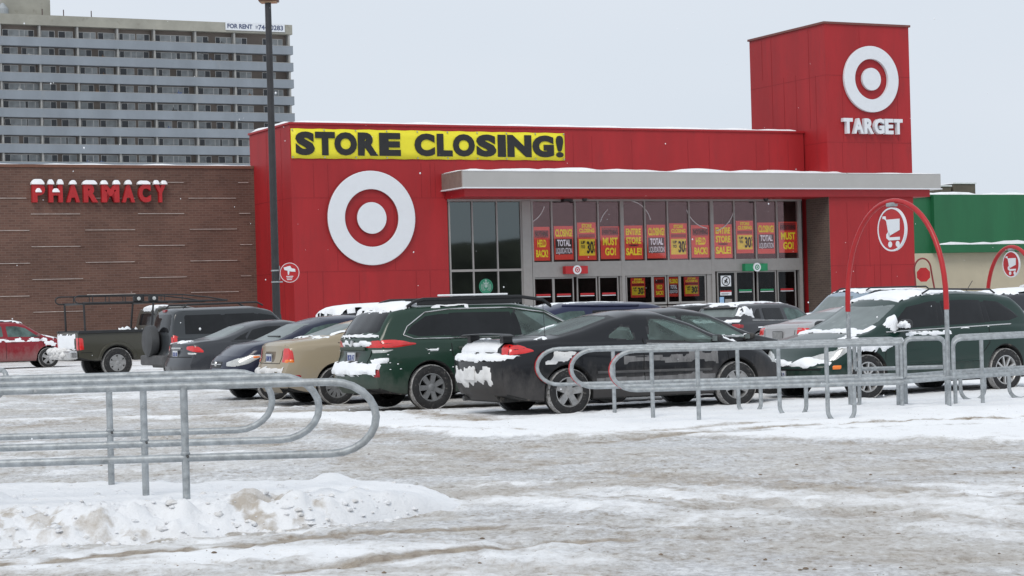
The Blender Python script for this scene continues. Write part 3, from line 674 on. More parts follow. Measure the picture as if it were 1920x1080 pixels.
for (a, b, k, lb) in ((1184, 1211, 'C', 'small yellow poster in the leftmost vestibule window'), (1228, 1247, 'A', 'small red poster in the second vestibule window'), (1255, 1273, 'B', 'small red and black poster in the third vestibule window'), (1284, 1312, 'C', 'small yellow poster in the rightmost vestibule window')):
    ua, ub = ST.u(a, 540), ST.u(b, 540); poster((ua+ub)/2, 1.95, ub-ua, .88, k, lb)
for (a, b, k, lb) in ((1180, 1220, 'D', 'red poster low in the left vestibule panel behind car roofs'), (1282, 1318, 'E', 'red poster low in the right vestibule panel behind car roofs')):
    ua, ub = ST.u(a, 540), ST.u(b, 540); poster((ua+ub)/2, .5, ub-ua, 1.0, k, lb)
# door signs
def door_sign(px, py, mat, ring, label):
    u, z = ST.uz(px, py, -.3); wd = (ST.u(px+21, py, -.3)-ST.u(px-21, py, -.3))
    t = empty('door_sign', ST.w(u, -.3, z), TH, label, 'sign')
    m = MB(); m.box(-wd/2, wd/2, -.03, .25, -.17, .17); m.build('board', mat, t, bevel=.01)
    m = MB(); m.lathe([(.2, 0), (.2, -.05), (.001, -.05)], 32, 'y', (0, -.03, 0)); m.build('disc', m_white, t)
    m = MB(); m.lathe([(.12, 0), (.12, -.01), (.08, -.01), (.08, 0)], 28, 'y', (0, -.08, 0)); m.lathe([(.04, 0), (.04, -.01), (.001, -.01)], 20, 'y', (0, -.08, 0)); m.build('emblem', mat, t)
door_sign(1081, 506, m_redt, m_redt, 'red door header sign with a white disc above the left doors')
door_sign(1418, 501, m_green, m_green, 'green door header sign with a white disc above the right doors')
# coffee emblem on the glass
u0, z0 = ST.uz(911, 537, .02)
ce = empty('coffee_emblem', ST.w(u0, .01, z0), TH, 'round green and white emblem stuck on the cafe window', 'decal')
m_ceg = M('emblem_green', (.03, .22, .13), .6); m_cew = M('emblem_pale', (.3, .42, .38), .6)
m = MB(); m.lathe([(.33, 0), (.33, -.008), (.28, -.008), (.28, 0)], 40, 'y'); m.lathe([(.27, 0), (.27, -.004), (.001, -.004)], 32, 'y'); m.build('disc', m_ceg, ce)
m = MB()
m.prism([(.03*math.sin(a*math.pi/5)*(2.3 if a % 2 == 0 else 1), .25+.03*math.cos(a*math.pi/5)*(2.3 if a % 2 == 0 else 1)) for a in range(10)], -.016, -.01)
m.prism([(-.1, .1), (.1, .1), (.14, .2), (.06, .15), (0, .2), (-.06, .15), (-.14, .2)], -.016, -.01)
m.prism(arc(0, .02, .075, 0, 350, 14), -.016, -.01)
for sx in (-1, 1):
    for k, (rr, w2) in enumerate(((.13, .018), (.18, .018), (.23, .018))): m.tube([(sx*x, -.013, z) for x, z in arc(0, -.02, rr, -75+k*12, 60-k*14, 8)], .011, 4)
m.build('figure', m_cew, ce)
# notices on the dark door
nd = [(1352, 1371, 517, 537, 'round symbol notice on white paper at the top of the dark door', 'symbol'), (1351, 1372, 545, 554, 'white and red notice in the middle of the dark door', 'bar'), (1350, 1358, 557, 568, 'pale blue sticker low on the dark door', 'blue'), (1360, 1373, 561, 568, 'grey notice low on the dark door', 'grey')]
for a, b, y0, y1, lb, kd in nd:
    ua, ub = ST.u(a, (y0+y1)/2), ST.u(b, (y0+y1)/2); z0, z1 = ST.z(a, y1), ST.z(a, y0)
    t = empty('door_notice', ST.w(ua, .02, z0), TH, lb, 'notice'); W_, H_ = ub-ua, z1-z0
    m = MB(); m.box(0, W_, 0, .006, 0, H_); m.build('sheet', {'blue': M('sticker_blue', (.3, .5, .75), .5), 'grey': m_frame}.get(kd, m_white), t)
    if kd == 'symbol':
        m = MB(); m.lathe([(W_*.42, 0), (W_*.42, -.004), (W_*.34, -.004), (W_*.34, 0)], 24, 'y', (W_/2, 0, H_/2))
        m.tube([(W_*.62, -.003, H_*.72), (W_*.5, -.003, H_*.55), (W_*.35, -.003, H_*.5)], .03, 5); m.tube([(W_*.5, -.003, H_*.55), (W_*.62, -.003, H_*.42), (W_*.6, -.003, H_*.26)], .03, 5); m.tube([(W_*.48, -.003, H_*.45), (W_*.36, -.003, H_*.3)], .03, 5)
        m.build('symbol', m_ink, t)
    if kd == 'bar':
        m = MB(); m.box(.0, W_, -.003, -.001, H_*.7, H_, 0); m.box(.05, W_*.8, -.003, -.001, H_*.35, H_*.42, 1); m.box(.05, W_*.7, -.003, -.001, H_*.2, H_*.27, 1); m.build('print', [m_redt, m_ink], t)

# ------------------------------------------------------------------ green building on the right
p = at(1712, 560, 118); GF = Frame((p.x, p.y), TH)
gb = empty('green_store_building', GF.O, TH, 'green and cream low building behind the right cart corral arches', 'building')
m_green2 = M('green_paint', (.012, .125, .048), .55, var=.14, scale=.5, stretch=(1, 1, .2), dirt=(.02, .16, .065), dth=.6)
m_cream = M('cream_stucco', (.50, .45, .34), .8, var=.08, scale=.6, dirt=(.44, .39, .3), dth=.6)
gz0 = GF.z(1730, 475); gz1 = GF.z(1730, 365, 0); gl = GF.z(1800, 459)
m = MB(); m.box(-3, 40, 0, .4, gz0, gz1-.12, 0); m.box(-3, 40, .4, 20, gz1-.8, gz1-.6, 0); m.box(39.6, 40, .4, 20, 0, gz1-.12); m.box(-3, -2.6, .4, 20, 0, gz1-.12)
m.build('green_wall', m_green2, gb)
g1 = GF.u(1746, 420)
m = MB(); m.box(g1, 40, -.5, -.002, gz0+.003, gl, 0); m.box(g1, 40, -.3, -.004, gl, gz1-.02, 0); m.build('green_fascia', m_green2, gb)
m = MB(); m.box(-3, 40, -.0, .3, 0, gz0-.003, 0); m.build('cream_wall', m_cream, gb)
m = MB(); m.box(-3.1, 40.1, -.1, .5, gz1-.12, gz1); m.build('coping', m_green2, gb)
snow_strip('ledge_snow', g1, 40, -.5, -.31, gl, .13, gb, 21, .5, amp=.9)
snow_strip('roof_snow', -3, 40, -.1, .4, gz1, .1, gb, 22, .6, amp=.9)
m_ac = M('rooftop_unit', (.13, .11, .085), .7, var=.25, scale=2)
for (a, b, y0, y1, lb) in ((1788, 1829, 341, 362, 'brown box rooftop unit, the larger on the green roof'), (1766, 1783, 346, 362, 'small grey rooftop unit beside the larger brown one')):
    ua, ub = GF.u(a, 352, 5), GF.u(b, 352, 5); z0, z1 = gz1-.6, GF.z(a, y0, 5)
    t = empty('rooftop_unit', GF.w((ua+ub)/2, 5, z0), TH, lb, 'air handler'); W_ = ub-ua
    m = MB(); m.box(-W_/2, W_/2, 0, 1.5, .15, z1-z0-.12); m.build('housing', m_ac, t, bevel=.03)
    m = MB(); m.box(-W_/2-.05, W_/2+.05, -.05, 1.55, z1-z0-.12, z1-z0-.04); m.build('lid', m_snow, t)
    m = MB(); [m.box(-W_/2+.1, -.05, -.02, -.003, .3+.12*k, .34+.12*k) for k in range(5)]; m.build('louvre', m_black, t)
    m = MB(); m.box(-W_/2+.1, W_/2-.1, .1, 1.4, 0, .15); m.build('kerb', m_black, t)
lw = empty('low_wall', GF.w(1.5, -8, 0), TH, 'low tan wall with snow on top in front of the cream building', 'wall')
lz = GF.z(1800, 541, -8)
m = MB(); m.box(0, 30, 0, .4, 0, lz); m.build('wall', M('tan_wall', (.3, .26, .2), .8), lw)
snow_strip('snow', 0, 30, -.1, .5, lz, .25, lw, 30, .6, amp=.5)

# ------------------------------------------------------------------ apartment slab far behind
p = at(547, 150, 330); AF = Frame((p.x, p.y), TH)
ap = empty('apartment_block', AF.O, TH, 'long grey apartment slab with rows of balconies behind the brown brick wing', 'building')
m_apw = M('apartment_brown', (.19, .16, .14), .85, var=.25, scale=.12)
m_apb = M('balcony_grey', (.225, .255, .29), .8, var=.13, scale=.25, stretch=(1, 1, .3), dirt=(.25, .27, .295), dth=.58)
m_app = M('pier_pale', (.31, .31, .30), .8, var=.1)
m_apc = M('parapet_cream', (.31, .305, .265), .85, var=.16, scale=.3, dirt=(.22, .21, .18), dth=.58)
AL = AF.u(-60, 250); pit = AF.z(546, 87)-AF.z(546, 87+31.5); zb0_ = AF.z(546, 87); RD = 1.25
ztop = AF.z(546, 47); zsof = AF.z(546, 65)
m = MB(); m.box(AL, -.3, RD, RD+.3, 0, zsof); m.box(-.3, 0, RD, 16, 0, zsof); m.box(AL, -.3, 15.7, 16, 0, zsof); m.build('back_wall', m_apw, ap)
m = MB(); m.box(AL, .3, -.1, 16, zsof, ztop); m.build('roof_band', m_apc, ap)
piers = [AF.u(x, 150) for x in (-71, 3, 77, 148, 223, 292, 369, 442)]+[-.25]
for x in piers:
    m = MB(); m.box(x-.14, x+.14, .05, RD-.003, 0, zsof-.003); m.build('pier', m_app, ap)
NR = 16; bh = pit*.49
for r in range(NR):
    zt = zb0_-r*pit
    if zt-bh < 0: break
    m = MB(); m.box(AL, .32, -.12, .02, zt-bh, zt); m.box(.18, .32, .02, RD+3, zt-bh, zt); m.box(AL, .18, .02, RD-.003, zt-bh, zt-bh+.2)
    m.box(AL, .34, -.13, .0, zt, zt+.07, 1); m.build('balcony', [m_apb, m_app], ap)
m_apg = M('apartment_glass', (.025, .03, .038), .15, var=.5, scale=.7); m_apcur = M('curtain', (.34, .36, .37), .8, var=.3, scale=.9); m_apf = M('window_white', (.62, .62, .61), .6)
def apwin(W_, H_, split, door):
    m = MB(); f = .07
    for x0, x1, z0, z1 in ((0, W_, 0, f), (0, W_, H_-f, H_), (0, f, f, H_-f), (W_-f, W_, f, H_-f), (split-f/2, split+f/2, f, H_-f)): m.box(x0, x1, -.06, 0, z0, z1, 0)
    m.box(f, split-f/2, -.02, 0, f, H_-f, 1 if door != 1 else 2); m.box(split+f/2, W_-f, -.02, 0, f, H_-f, 2 if door != 1 else 1)
    if door == 2: m.box(W_+.0, W_+.85, -.05, 0, -.55, H_, 0); m.box(W_+.08, W_+.77, -.07, -.05, -.45, H_-.08, 2)
    return m.mesh('window', [m_apf, m_apg, m_apcur])
wm = [apwin(2.3, 1.25, 1.1, 0), apwin(1.9, 1.25, .8, 2), apwin(2.1, 1.25, 1.2, 1), apwin(2.6, 1.25, .9, 2)]
random.seed(5); rest = []; nwin = 0
for r in range(9):
    zw = zb0_-(r-1)*pit-pit+.02-(.0)
    for b in range(len(piers)-1):
        x0, x1 = piers[b]+.2, piers[b+1]-.2; sp_ = x1-x0
        for k in range(2):
            wi = wm[(b*3+k*2+(1 if random.random() < .25 else 0)) % 4]
            pos = (x0+(.12 if k == 0 else sp_*.53)+random.random()*.25, RD-.005, zw)
            if nwin < 98 and b > 0: mesh_obj('window', wi, ap, pos); nwin += 1
            else: rest.append((pos, wi))
mb = MB()
for pos, wi in rest:
    mb.add([(v.co.x+pos[0], v.co.y+pos[1], v.co.z+pos[2]) for v in wi.vertices], []); b0_ = len(mb.v)-len(wi.vertices)
    for pl in wi.polygons: mb.f.append(tuple(i+b0_ for i in pl.vertices)); mb.m.append(pl.material_index)
tag(mb.build('window_rows', [m_apf, m_apg, m_apcur], ap), kind='stuff')
cl_ = [M('clutter_'+n_, c_, .8) for n_, c_ in (('pale', (.5, .5, .48)), ('blue', (.08, .12, .25)), ('brown', (.16, .09, .05)), ('dark', (.03, .03, .03)))]
for k in range(26):
    r = random.randrange(0, 8); b = random.randrange(1, len(piers)-1); x = piers[b]+.4+random.random()*5; z = zb0_-r*pit-.05
    m = MB(); hh = .25+.5*random.random(); ww = .3+.5*random.random(); m.box(x, x+ww, .25, .6, z-.5, z+hh*.5); m.box(x+ww*.2, x+ww*.3, .3, .5, z+hh*.5, z+hh); m.build('balcony_furniture', cl_[k % 4], ap)
m = MB(); a, b = AF.u(16, 15), AF.u(103, 15); m.box(a, b, 3, 12, ztop, ztop+6); m.build('penthouse', m_apc, ap)
m = MB()
for px in (80, 120, 172): u = AF.u(px, 25, 0); m.tube([(u, .3, ztop-.2), (u, .3, ztop+1.0)], .08, 5)
m.build('roof_pipe', m_dark, ap)
u = AF.u(5, 15, 2); m = MB(); m.lathe([(.9, 0), (.9, 1.0), (.2, 1.9), (0, 1.9)], 16, 'z', (u, 2, ztop)); m.build('roof_fan', m_galv, ap)
a, b = AF.u(423, 50, -.3), AF.u(534, 55, -.3)
rb = empty('rent_banner', AF.w(a, -.2, AF.z(423, 56.5)), TH, 'white FOR RENT banner along the top edge of the apartment slab', 'banner')
W_ = b-a; H_ = AF.z(423, 41)-AF.z(423, 56.5)
m = MB(); m.box(0, W_, -.08, 0, 0, H_); m.build('sheet', m_white, rb)
m_rb = M('rent_blue', (.07, .09, .17), .6)
text('FOR RENT', W_*.03, H_*.22, W_*.42, H_*.56, m_rb, rb, -.08, .03, .03)
text('744-0283', W_*.55, H_*.18, W_*.42, H_*.6, m_rb, rb, -.08, .03, .02); text('519', W_*.505, H_*.3, W_*.035, H_*.35, m_rb, rb, -.08, .03)

# ------------------------------------------------------------------ lamp post
p = at(519, 600, 57)
lp = empty('lamp_post', (p.x, 57, 0), 0, 'tall dark lamp post on a concrete base in front of the brick and red wall', 'lamp post')
m = MB(); m.lathe([(.12, 1.25), (.115, 1.3), (.11, 2), (.088, 10.4), (0, 10.4)], 16); m.build('pole', m_pole, lp, smooth=40)
m = MB(); m.lathe([(0, 0), (.36, 0), (.36, 1.15), (0, 1.15)], 24); m.build('base', m_conc, lp, smooth=40)
m = MB(); m.lathe([(.27, 1.15), (.25, 1.22), (.15, 1.3), (.125, 1.55), (.12, 1.55)], 16); m.build('base_cover', m_pole, lp, smooth=40)
m = MB(); m.lathe([(.36, 1.14), (.34, 1.2), (.2, 1.3), (.12, 1.36)], 20, c=(-.05, .0, 0)); m.build('snow', m_snow, lp, smooth=60)
m = MB(); m.box(-.25, .3, -.2, .2, 10.34, 10.6); m.box(-.15, .2, -.12, .12, 10.6, 10.64); m.build('lamp_head', M('bronze_head', (.12, .055, .03), .5), lp, bevel=.02)
m = MB(); m.box(-.2, .25, -.15, .15, 10.31, 10.34); m.build('lens', M('lamp_lens', (.45, .3, .18), .3), lp)
for z in (2.46, 2.78):
    m = MB(); m.lathe([(.118, -.02), (.125, -.02), (.125, .02), (.118, .02)], 16, c=(0, 0, z)); m.box(.1, .2, -.02, .02, z-.02, z+.02); m.build('sign_band', m_galv, lp)
ps = empty('camera_notice_sign', (p.x+.41, 56.95, 2.71), math.radians(-8), 'round red notice with a white camera symbol fixed to the lamp post', 'sign')
m = MB(); m.lathe([(.29, 0), (.29, -.02), (.001, -.02)], 40, 'y'); m.build('plate', m_redt, ps)
m = MB(); m.lathe([(.278, -.02), (.278, -.026), (.263, -.026), (.263, -.02)], 40, 'y'); m.build('outline', m_white, ps)
m = MB(); m.prism([(-.17, .15), (.02, .19), (.06, .12), (.16, .1), (.17, .02), (.04, .03), (-.15, .08)], -.028, -.021); m.prism([(-.06, .05), (0, .05), (-.02, -.06), (-.05, -.06)], -.028, -.021); m.build('camera_symbol', m_white, ps)
m = MB(); [m.box(-.1+.01*k, .1-.02*k, -.026, -.021, -.115-.045*k, -.095-.045*k) for k in range(3)]; m.build('small_print', m_white, ps)
m = MB(); m.box(-.315, -.285, -.012, .012, -.2, .2); m.build('bracket', m_galv, ps)

# ------------------------------------------------------------------ cart corrals (bent steel tube)
def path3(pts2, O, dr):
    """points (s along rail, z) placed on the rail line through O with direction dr"""
    return [(O[0]+dr[0]*a, O[1]+dr[1]*a, z) for a, z in pts2]
def hairpin(length, zt, zb, left=True, n=12):
    r = (zt-zb)/2
    end = [(r*1.25-r*1.25*math.sin(math.pi*i/n), (zt+zb)/2+r*math.cos(math.pi*i/n)) for i in range(n+1)]
    if left: return [(length, zt)]+[(length*.5, zt)]+end+[(length*.5, zb), (length, zb)]
    return [(-length, zt), (-length*.5, zt)]+[(-a, b) for a, b in end]+[(-length*.5, zb), (-length, zb)]
RT = .027
# near corral, three rails running out of the picture on the left
nc = empty('cart_corral', (0, 0, 0), 0, 'near galvanised cart corral with three bent rails on the snow bank', 'cart corral')
for (px, Y, zt, zb, posts) in ((709, 14.0, .945, .45, (348,)), (602, 15.35, .955, .475, (272,)), (514, 16.6, .965, .49, (208,))):
    P = at(px, 720, Y); dr = (1, .03)
    m = MB(); m.tube(path3(hairpin(6.5, zt, zb, False), (P.x-.02, Y), dr), RT, 12); r_ = m.build('rail', m_galv, nc, smooth=60)
    for q_ in posts:
        X = at(q_, 800, Y).x; dy = (X-P.x)*dr[1]
        m = MB(); m.tube([(X, Y+dy-.0, zt-.0), (X, Y+dy, -.1)], RT*.98, 12); m.build('post', m_galv, nc, smooth=60)
        for z in (zb,):
            m = MB(); m.lathe([(.011, -.02), (.009, -.031), (0, -.032)], 8, 'y', (X+.02, Y+dy-.0, z+.01)); m.build('bolt', m_trim, nc)
            m = MB(); m.lathe([(RT*1.0, -.012), (RT*1.22, -.004), (RT*1.22, .004), (RT*1.0, .012)], 16, c=(X, Y+dy, z+.03)); m.build('weld', m_galv, nc)
    for dX in (3.6,):
        X = P.x-dX-1.6; m = MB(); m.tube([(X, Y+(X-P.x)*dr[1], zt), (X, Y+(X-P.x)*dr[1], -.1)], RT, 12); m.build('post', m_galv, nc, smooth=60)
# small corral end poking in at the left edge
P = at(27, 676, 22.5); ec = empty('cart_corral', (0, 0, 0), 0, 'rounded end of a tube corral cut off by the left picture edge', 'cart corral')
m = MB(); m.tube([(P.x-.03-.16+.16*math.cos(t), 22.5+.25*math.cos(t)*-1, .955+.0-.13+.14*math.sin(t)-.06*(1-math.cos(t))) for t in [math.radians(100-i*18) for i in range(13)]]+[(P.x-3, 22.0, .55)], .028, 10); m.build('rail', m_galv, ec, smooth=60)
m = MB(); m.tube([(P.x-3, 22.0, .55), (P.x-3, 22, -.1)], .028, 10); m.build('post', m_galv, ec, smooth=60)
m = MB(); m.tube([(P.x-.9, 22.1, .70), (P.x-.35, 22.3, .85)], .024, 8); m.build('red_tape', m_redt, ec, smooth=60)
# far corral
fc = empty('cart_corral', (0, 0, 0), 0, 'long galvanised cart corral in front of the black coupe with red taped rail ends', 'cart corral')
lines = [(1007, 27.0, 1150, 1383, 1425), (1071, 25.7, 1222, 1460, 1510), (1146, 24.4, 1308, 1550, 1600)]
ZT_, ZB_ = .895, .42
def U_leg(Xa, Xb, Y, zt, zb, par, bottom=-.05):
    """hoop: one leg from the top rail, the other from the lower rail, bending together below the snow"""
    w2 = (Xb-Xa)/2; r = min(w2, .24)
    a = [(Xa, Y, zt), (Xa, Y, r+bottom)]+[(Xa+r-r*math.cos(t), Y, r+bottom-r*math.sin(t)) for t in [math.radians(15*k) for k in range(1, 7)]]
    b = [(Xb, Y, zb), (Xb, Y, r+bottom)]+[(Xb-r+r*math.cos(t), Y, r+bottom-r*math.sin(t)) for t in [math.radians(15*k) for k in range(1, 7)]]
    for q_ in (a, b): m = MB(); m.tube(q_, RT, 10); m.build('post', m_galv, par, smooth=60)
for (x0, Y, xp, xa, xb) in lines:
    P = at(x0, 690, Y); Lr = 4.6
    pts = path3(hairpin(at(1692, 690, Y).x-P.x, ZT_, ZB_, True), (P.x, Y), (1, .0))
    m = MB(); m.tube(pts, RT, 12); m.build('rail', m_galv, fc, smooth=60)
    r = (ZT_-ZB_)/2; tp = [(P.x+r*1.25-(r*1.25+.006)*math.sin(t)-.014, Y+.004, (ZT_+ZB_)/2+(r+.004)*math.cos(t)) for t in [math.radians(35+i*11) for i in range(12)]]
    m = MB(); m.tube(tp, RT*.62, 8); m.build('red_tape', m_redt, fc, smooth=60)
    X = at(xp, 690, Y).x; m = MB(); m.tube([(X, Y, ZT_), (X, Y, -.1)], RT, 12); m.build('post', m_galv, fc, smooth=60)
    U_leg(at(xa, 690, Y).x, at(xb, 690, Y).x, Y, ZT_, ZB_, fc)
# second corral to the right of the first, rails ending in rounded frames
rc = empty('cart_corral', (0, 0, 0), 0, 'galvanised cart corral in front of the dark green wagon, joined to the arch', 'cart corral')
def frame_panel(xa, xb, Y, zt, zb, par, r=.09, dY=0, th=RT):
    A = at(xa, 690, Y).x; B = at(xb, 690, Y+dY).x
    def pt(t, z): return (A+(B-A)*t, Y+dY*t, z)
    W_ = B-A; k = r/abs(W_)
    pts = [pt(0, zb), pt(0, zt-r)]+[pt(k*(1-math.cos(a)), zt-r+r*math.sin(a)) for a in [math.radians(22.5*i) for i in range(1, 4)]]+[pt(k, zt), pt(1-k, zt)]+[pt(1-k*(1-math.sin(a)), zt-r+r*math.cos(a)) for a in [math.radians(22.5*i) for i in range(1, 4)]]+[pt(1, zt-r), pt(1, zb), pt(.999, zb)]
    m = MB(); m.tube(pts[:-1], th, 10); m.build('frame_tube', m_galv, par, smooth=60)
    m = MB(); m.tube([pt(0, zb), pt(1, zb)], th, 10); m.build('frame_tube', m_galv, par, smooth=60)
for Y, zt, zb in ((27.4, .90, .50), (26.6, .90, .40)):
    frame_panel(1603 if Y > 27 else 1612, 1683, Y, zt, zb, rc); frame_panel(1697, 1772, Y, zt, zb, rc)
for Y in (28.0, 26.9, 25.8):
    A = at(1788, 690, Y).x; B = at(2150, 690, Y+1.2).x
    m = MB(); m.tube([(A, Y, .4), (A, Y, .8)]+[(A+.1-.1*math.cos(a), Y, .8+.1*math.sin(a)) for a in [math.radians(30*i) for i in range(1, 4)]]+[(B, Y+1.2, .93)], RT, 10); m.build('rail', m_galv, rc, smooth=60)
    m = MB(); m.tube([(A-.9, Y-.2, .37), (A, Y, .41), (B, Y+1.2, .46)], RT, 10); m.build('rail', m_galv, rc, smooth=60)
for px, Y, zt in ((1690, 26.6, .90), (1841, 26.9, .9)):
    X = at(px, 690, Y).x; m = MB(); m.tube([(X, Y, zt), (X, Y, -.1)], RT, 12); m.build('post', m_galv, rc, smooth=60)
for xa, xb, Y in ((1596, 1610, 27.6), (1800, 1845, 28.0), (1891, 1935, 28.2)):
    U_leg(at(xa, 690, Y).x, at(xb, 690, Y).x, Y, .42, .42, rc, .0)
for px, Y in ((1683, 27.0), (1697, 27.0), (1774, 26.8), (1790, 26.9)):
    X = at(px, 690, Y).x; m = MB(); m.tube([(X, Y, .40), (X, Y, -.05)], RT, 10); m.build('post', m_galv, rc, smooth=60)

def cart_symbol(par, s, y):
    """white shopping cart pictogram, unit radius s"""
    m = MB(); k = s
    m.prism([(x*k, z*k) for x, z in [(-.62,.62),(-.4,.62),(-.36,.46),(.6,.46),(.58,-.05),(-.1,-.27),(-.2,-.32),(-.36,.4),(-.5,.5),(-.62,.5)]], y-.004, y)
    m.prism([(x*k, z*k) for x, z in [(-.24,-.1),(-.12,-.2),(-.16,-.36),(.58,-.36),(.58,-.5),(-.2,-.5),(-.38,-.38),(-.38,-.22)]], y-.004, y)
    m.prism([(x*k, z*k) for x, z in arc(-.12, -.68, .14, 0, 345, 16)], y-.004, y)
    m.prism([(x*k, z*k) for x, z in arc(.42, -.68, .14, 0, 345, 16)], y-.004, y)
    return m.build('cart_symbol', m_white, par)
def arch_sign(A, B, H_, zr, label, rtube, sr, slabel, t_sign=.5, foot=True, leg=0.1):
    """red tube arch between ground points A and B with a round sign hung under its crown"""
    A = Vector(A); B = Vector(B); Wd = (B-A).length; rz = math.atan2(B.y-A.y, B.x-A.x)
    t = empty('arch', A, rz, label, 'arch')
    rx = Wd/2; zs = H_*.50; n = 26
    top = [(rx-rx*math.cos(math.pi*i/n), 0, zs+(H_-zs)*max(0, math.sin(math.pi*i/n))**.92) for i in range(n+1)]
    m = MB(); m.tube([(0, 0, zr)]+top+[(Wd, 0, zr)], rtube, 12); m.build('red_tube', m_redt, t, smooth=60)
    for x in (0, Wd):
        m = MB(); m.tube([(x, 0, -.1), (x, 0, zr)], rtube*.86, 12); m.build('steel_leg', m_galv, t, smooth=60)
    if sr:
        sg = empty('cart_return_sign', A+(B-A)*t_sign+Vector((0, 0, H_-sr-rtube-.05)), rz, slabel, 'sign')
        m = MB(); m.lathe([(sr*.95, .012), (sr*.95, -.012), (.001, -.012)], 48, 'y'); m.lathe([(sr*.95, .012), (.001, .012)], 48, 'y'); m.build('plate', m_redt, sg)
        m = MB(); m.lathe([(sr, .018), (sr, -.018), (sr*.93, -.018), (sr*.93, .018)], 48, 'y', close=True); m.build('rim', m_white, sg)
        cart_symbol(sg, sr, -.013)
        m = MB(); m.box(-.09, .09, -.03, .03, sr+.01, sr+.09); m.build('clamp', m_galv, sg, bevel=.01)
    return t
A = gx(1595, 27.7); B = gx(1780, 25.9)
arch_sign(A, B, 2.73, 1.28, 'tall red tube arch over the corral before the dark green wagon', .035, .29, 'round red sign with a white cart hung under the tall arch', .49)
A = gx(1855, 45.6); B = gx(1950, 44.0)
arch_sign(A, B, 2.55, 1.2, 'distant red tube arch cut off by the right picture edge', .045, .29, 'round red cart sign under the arch at the right picture edge', .5)
# octagonal sign in a narrow hoop
A = gx(1724, 62); B = gx(1755, 61)
A = Vector((A.x, 62, 0)); t = empty('hoop_sign', A, math.radians(-10), 'red octagonal sign inside a narrow dark red hoop before the cream wall', 'sign')
m = MB(); hz = 2.8
m.tube([(.05, 0, 0), (-.03, 0, 1.4), (-.09, 0, 2.35)]+[(.16-.25*math.cos(math.radians(a)), 0, 2.38+.34*math.sin(math.radians(a))) for a in range(0, 181, 15)]+[(.45, 0, 2.1), (.56, 0, 1.4), (.7, 0, 0)], .026, 8); m.build('hoop', M('hoop_dark_red', (.2, .02, .02), .5), t, smooth=60)
m = MB(); m.prism([(.18+.215*math.cos(math.radians(22.5+45*k)), 2.22+.23*math.sin(math.radians(22.5+45*k))) for k in range(8)], -.05, -.03); m.build('plate', m_redt, t)

# ------------------------------------------------------------------ clods, falling flakes
random.seed(11)
def lump(m, c, r, sd, mi=0, flat=.6):
    v = []
    for i in range(3):
        for k in range(6):
            a = k*math.pi/3+i*.5; rr = (.75, 1, .55)[i]*r*(.75+.5*random.random()); v.append((c[0]+rr*math.cos(a)*1.3, c[1]+rr*math.sin(a), c[2]+r*flat*(-.5+.6*i)*(.8+.4*random.random())))
    v.append((c[0], c[1], c[2]+r*flat*(.9+.3*random.random()))); f = [(i*6+k, i*6+(k+1) % 6, (i+1)*6+(k+1) % 6, (i+1)*6+k) for i in range(2) for k in range(6)]+[(12+k, 12+(k+1) % 6, 18) for k in range(6)]
    m.add(v, f, mi)
m = MB()
def gz(x, y):
    i = min(max(int(np.searchsorted(xs, x))-1, 0), len(xs)-2); j = min(max(int(np.searchsorted(ys, y))-1, 0), len(ys)-2); return float(hgt[j, i])
for k in range(700):
    Y = 10.3+22*random.random()**1.6; X = (random.random()-.5)*.62*Y
    if Y > 19.5 and X > 0: continue
    r = random.choice((.003, .004, .004, .005, .006, .008, .011))*(.8+.5*random.random()); lump(m, (X, Y, gz(X, Y)+r*.2), r, k, 0 if random.random() < .6 else 1)
tag(m.build('slush_clods', [M('brown_clod', (.2, .155, .115), .9, var=.3, scale=20), M('grey_clod', (.5, .48, .45), .9, var=.3, scale=20)]), kind='stuff')
m = MB(); m2 = MB()
for k in range(600):
    X = -5.6+4.9*random.random(); yc = 15.0+.02*X; hw_ = float(np.interp(X, [-10, -3, -1.2, -.3], [2.7, 2.4, 1.5, .25])); Y = yc-hw_*(.62+.42*random.random()**.7)
    if random.random() < .15: Y = yc+hw_*(random.random()-.2)
    z, _ = island(np.array([[X]]), np.array([[Y]])); z = max(float(z[0, 0]), gz(X, Y)); r = random.choice((.006, .008, .01, .014, .02, .03))*(.7+.6*random.random())
    lump(m, (X, Y, z-r*.1), r, k, 0 if random.random() < .6 else 1, .7)
tag(m.build('snow_chunks', [m_bank, m_snowd], smooth=80), kind='stuff')
m = MB()
for k in range(160):
    Y = 11+60*random.random(); X = (random.random()-.5)*.55*Y; Z = .4+random.random()*(.17*Y+1); r = (.004+.005*random.random())
    c = (X, Y, Z); v = [(c[0]+r*a, c[1]+r*b, c[2]+r*d) for a, b, d in ((1,0,0),(-1,0,0),(0,1,0),(0,-1,0),(0,0,1.3),(0,0,-1.3))]
    m.add(v, [(0,2,4),(2,1,4),(1,3,4),(3,0,4),(2,0,5),(1,2,5),(3,1,5),(0,3,5)])
tag(m.build('falling_snow', m_snow), kind='stuff')

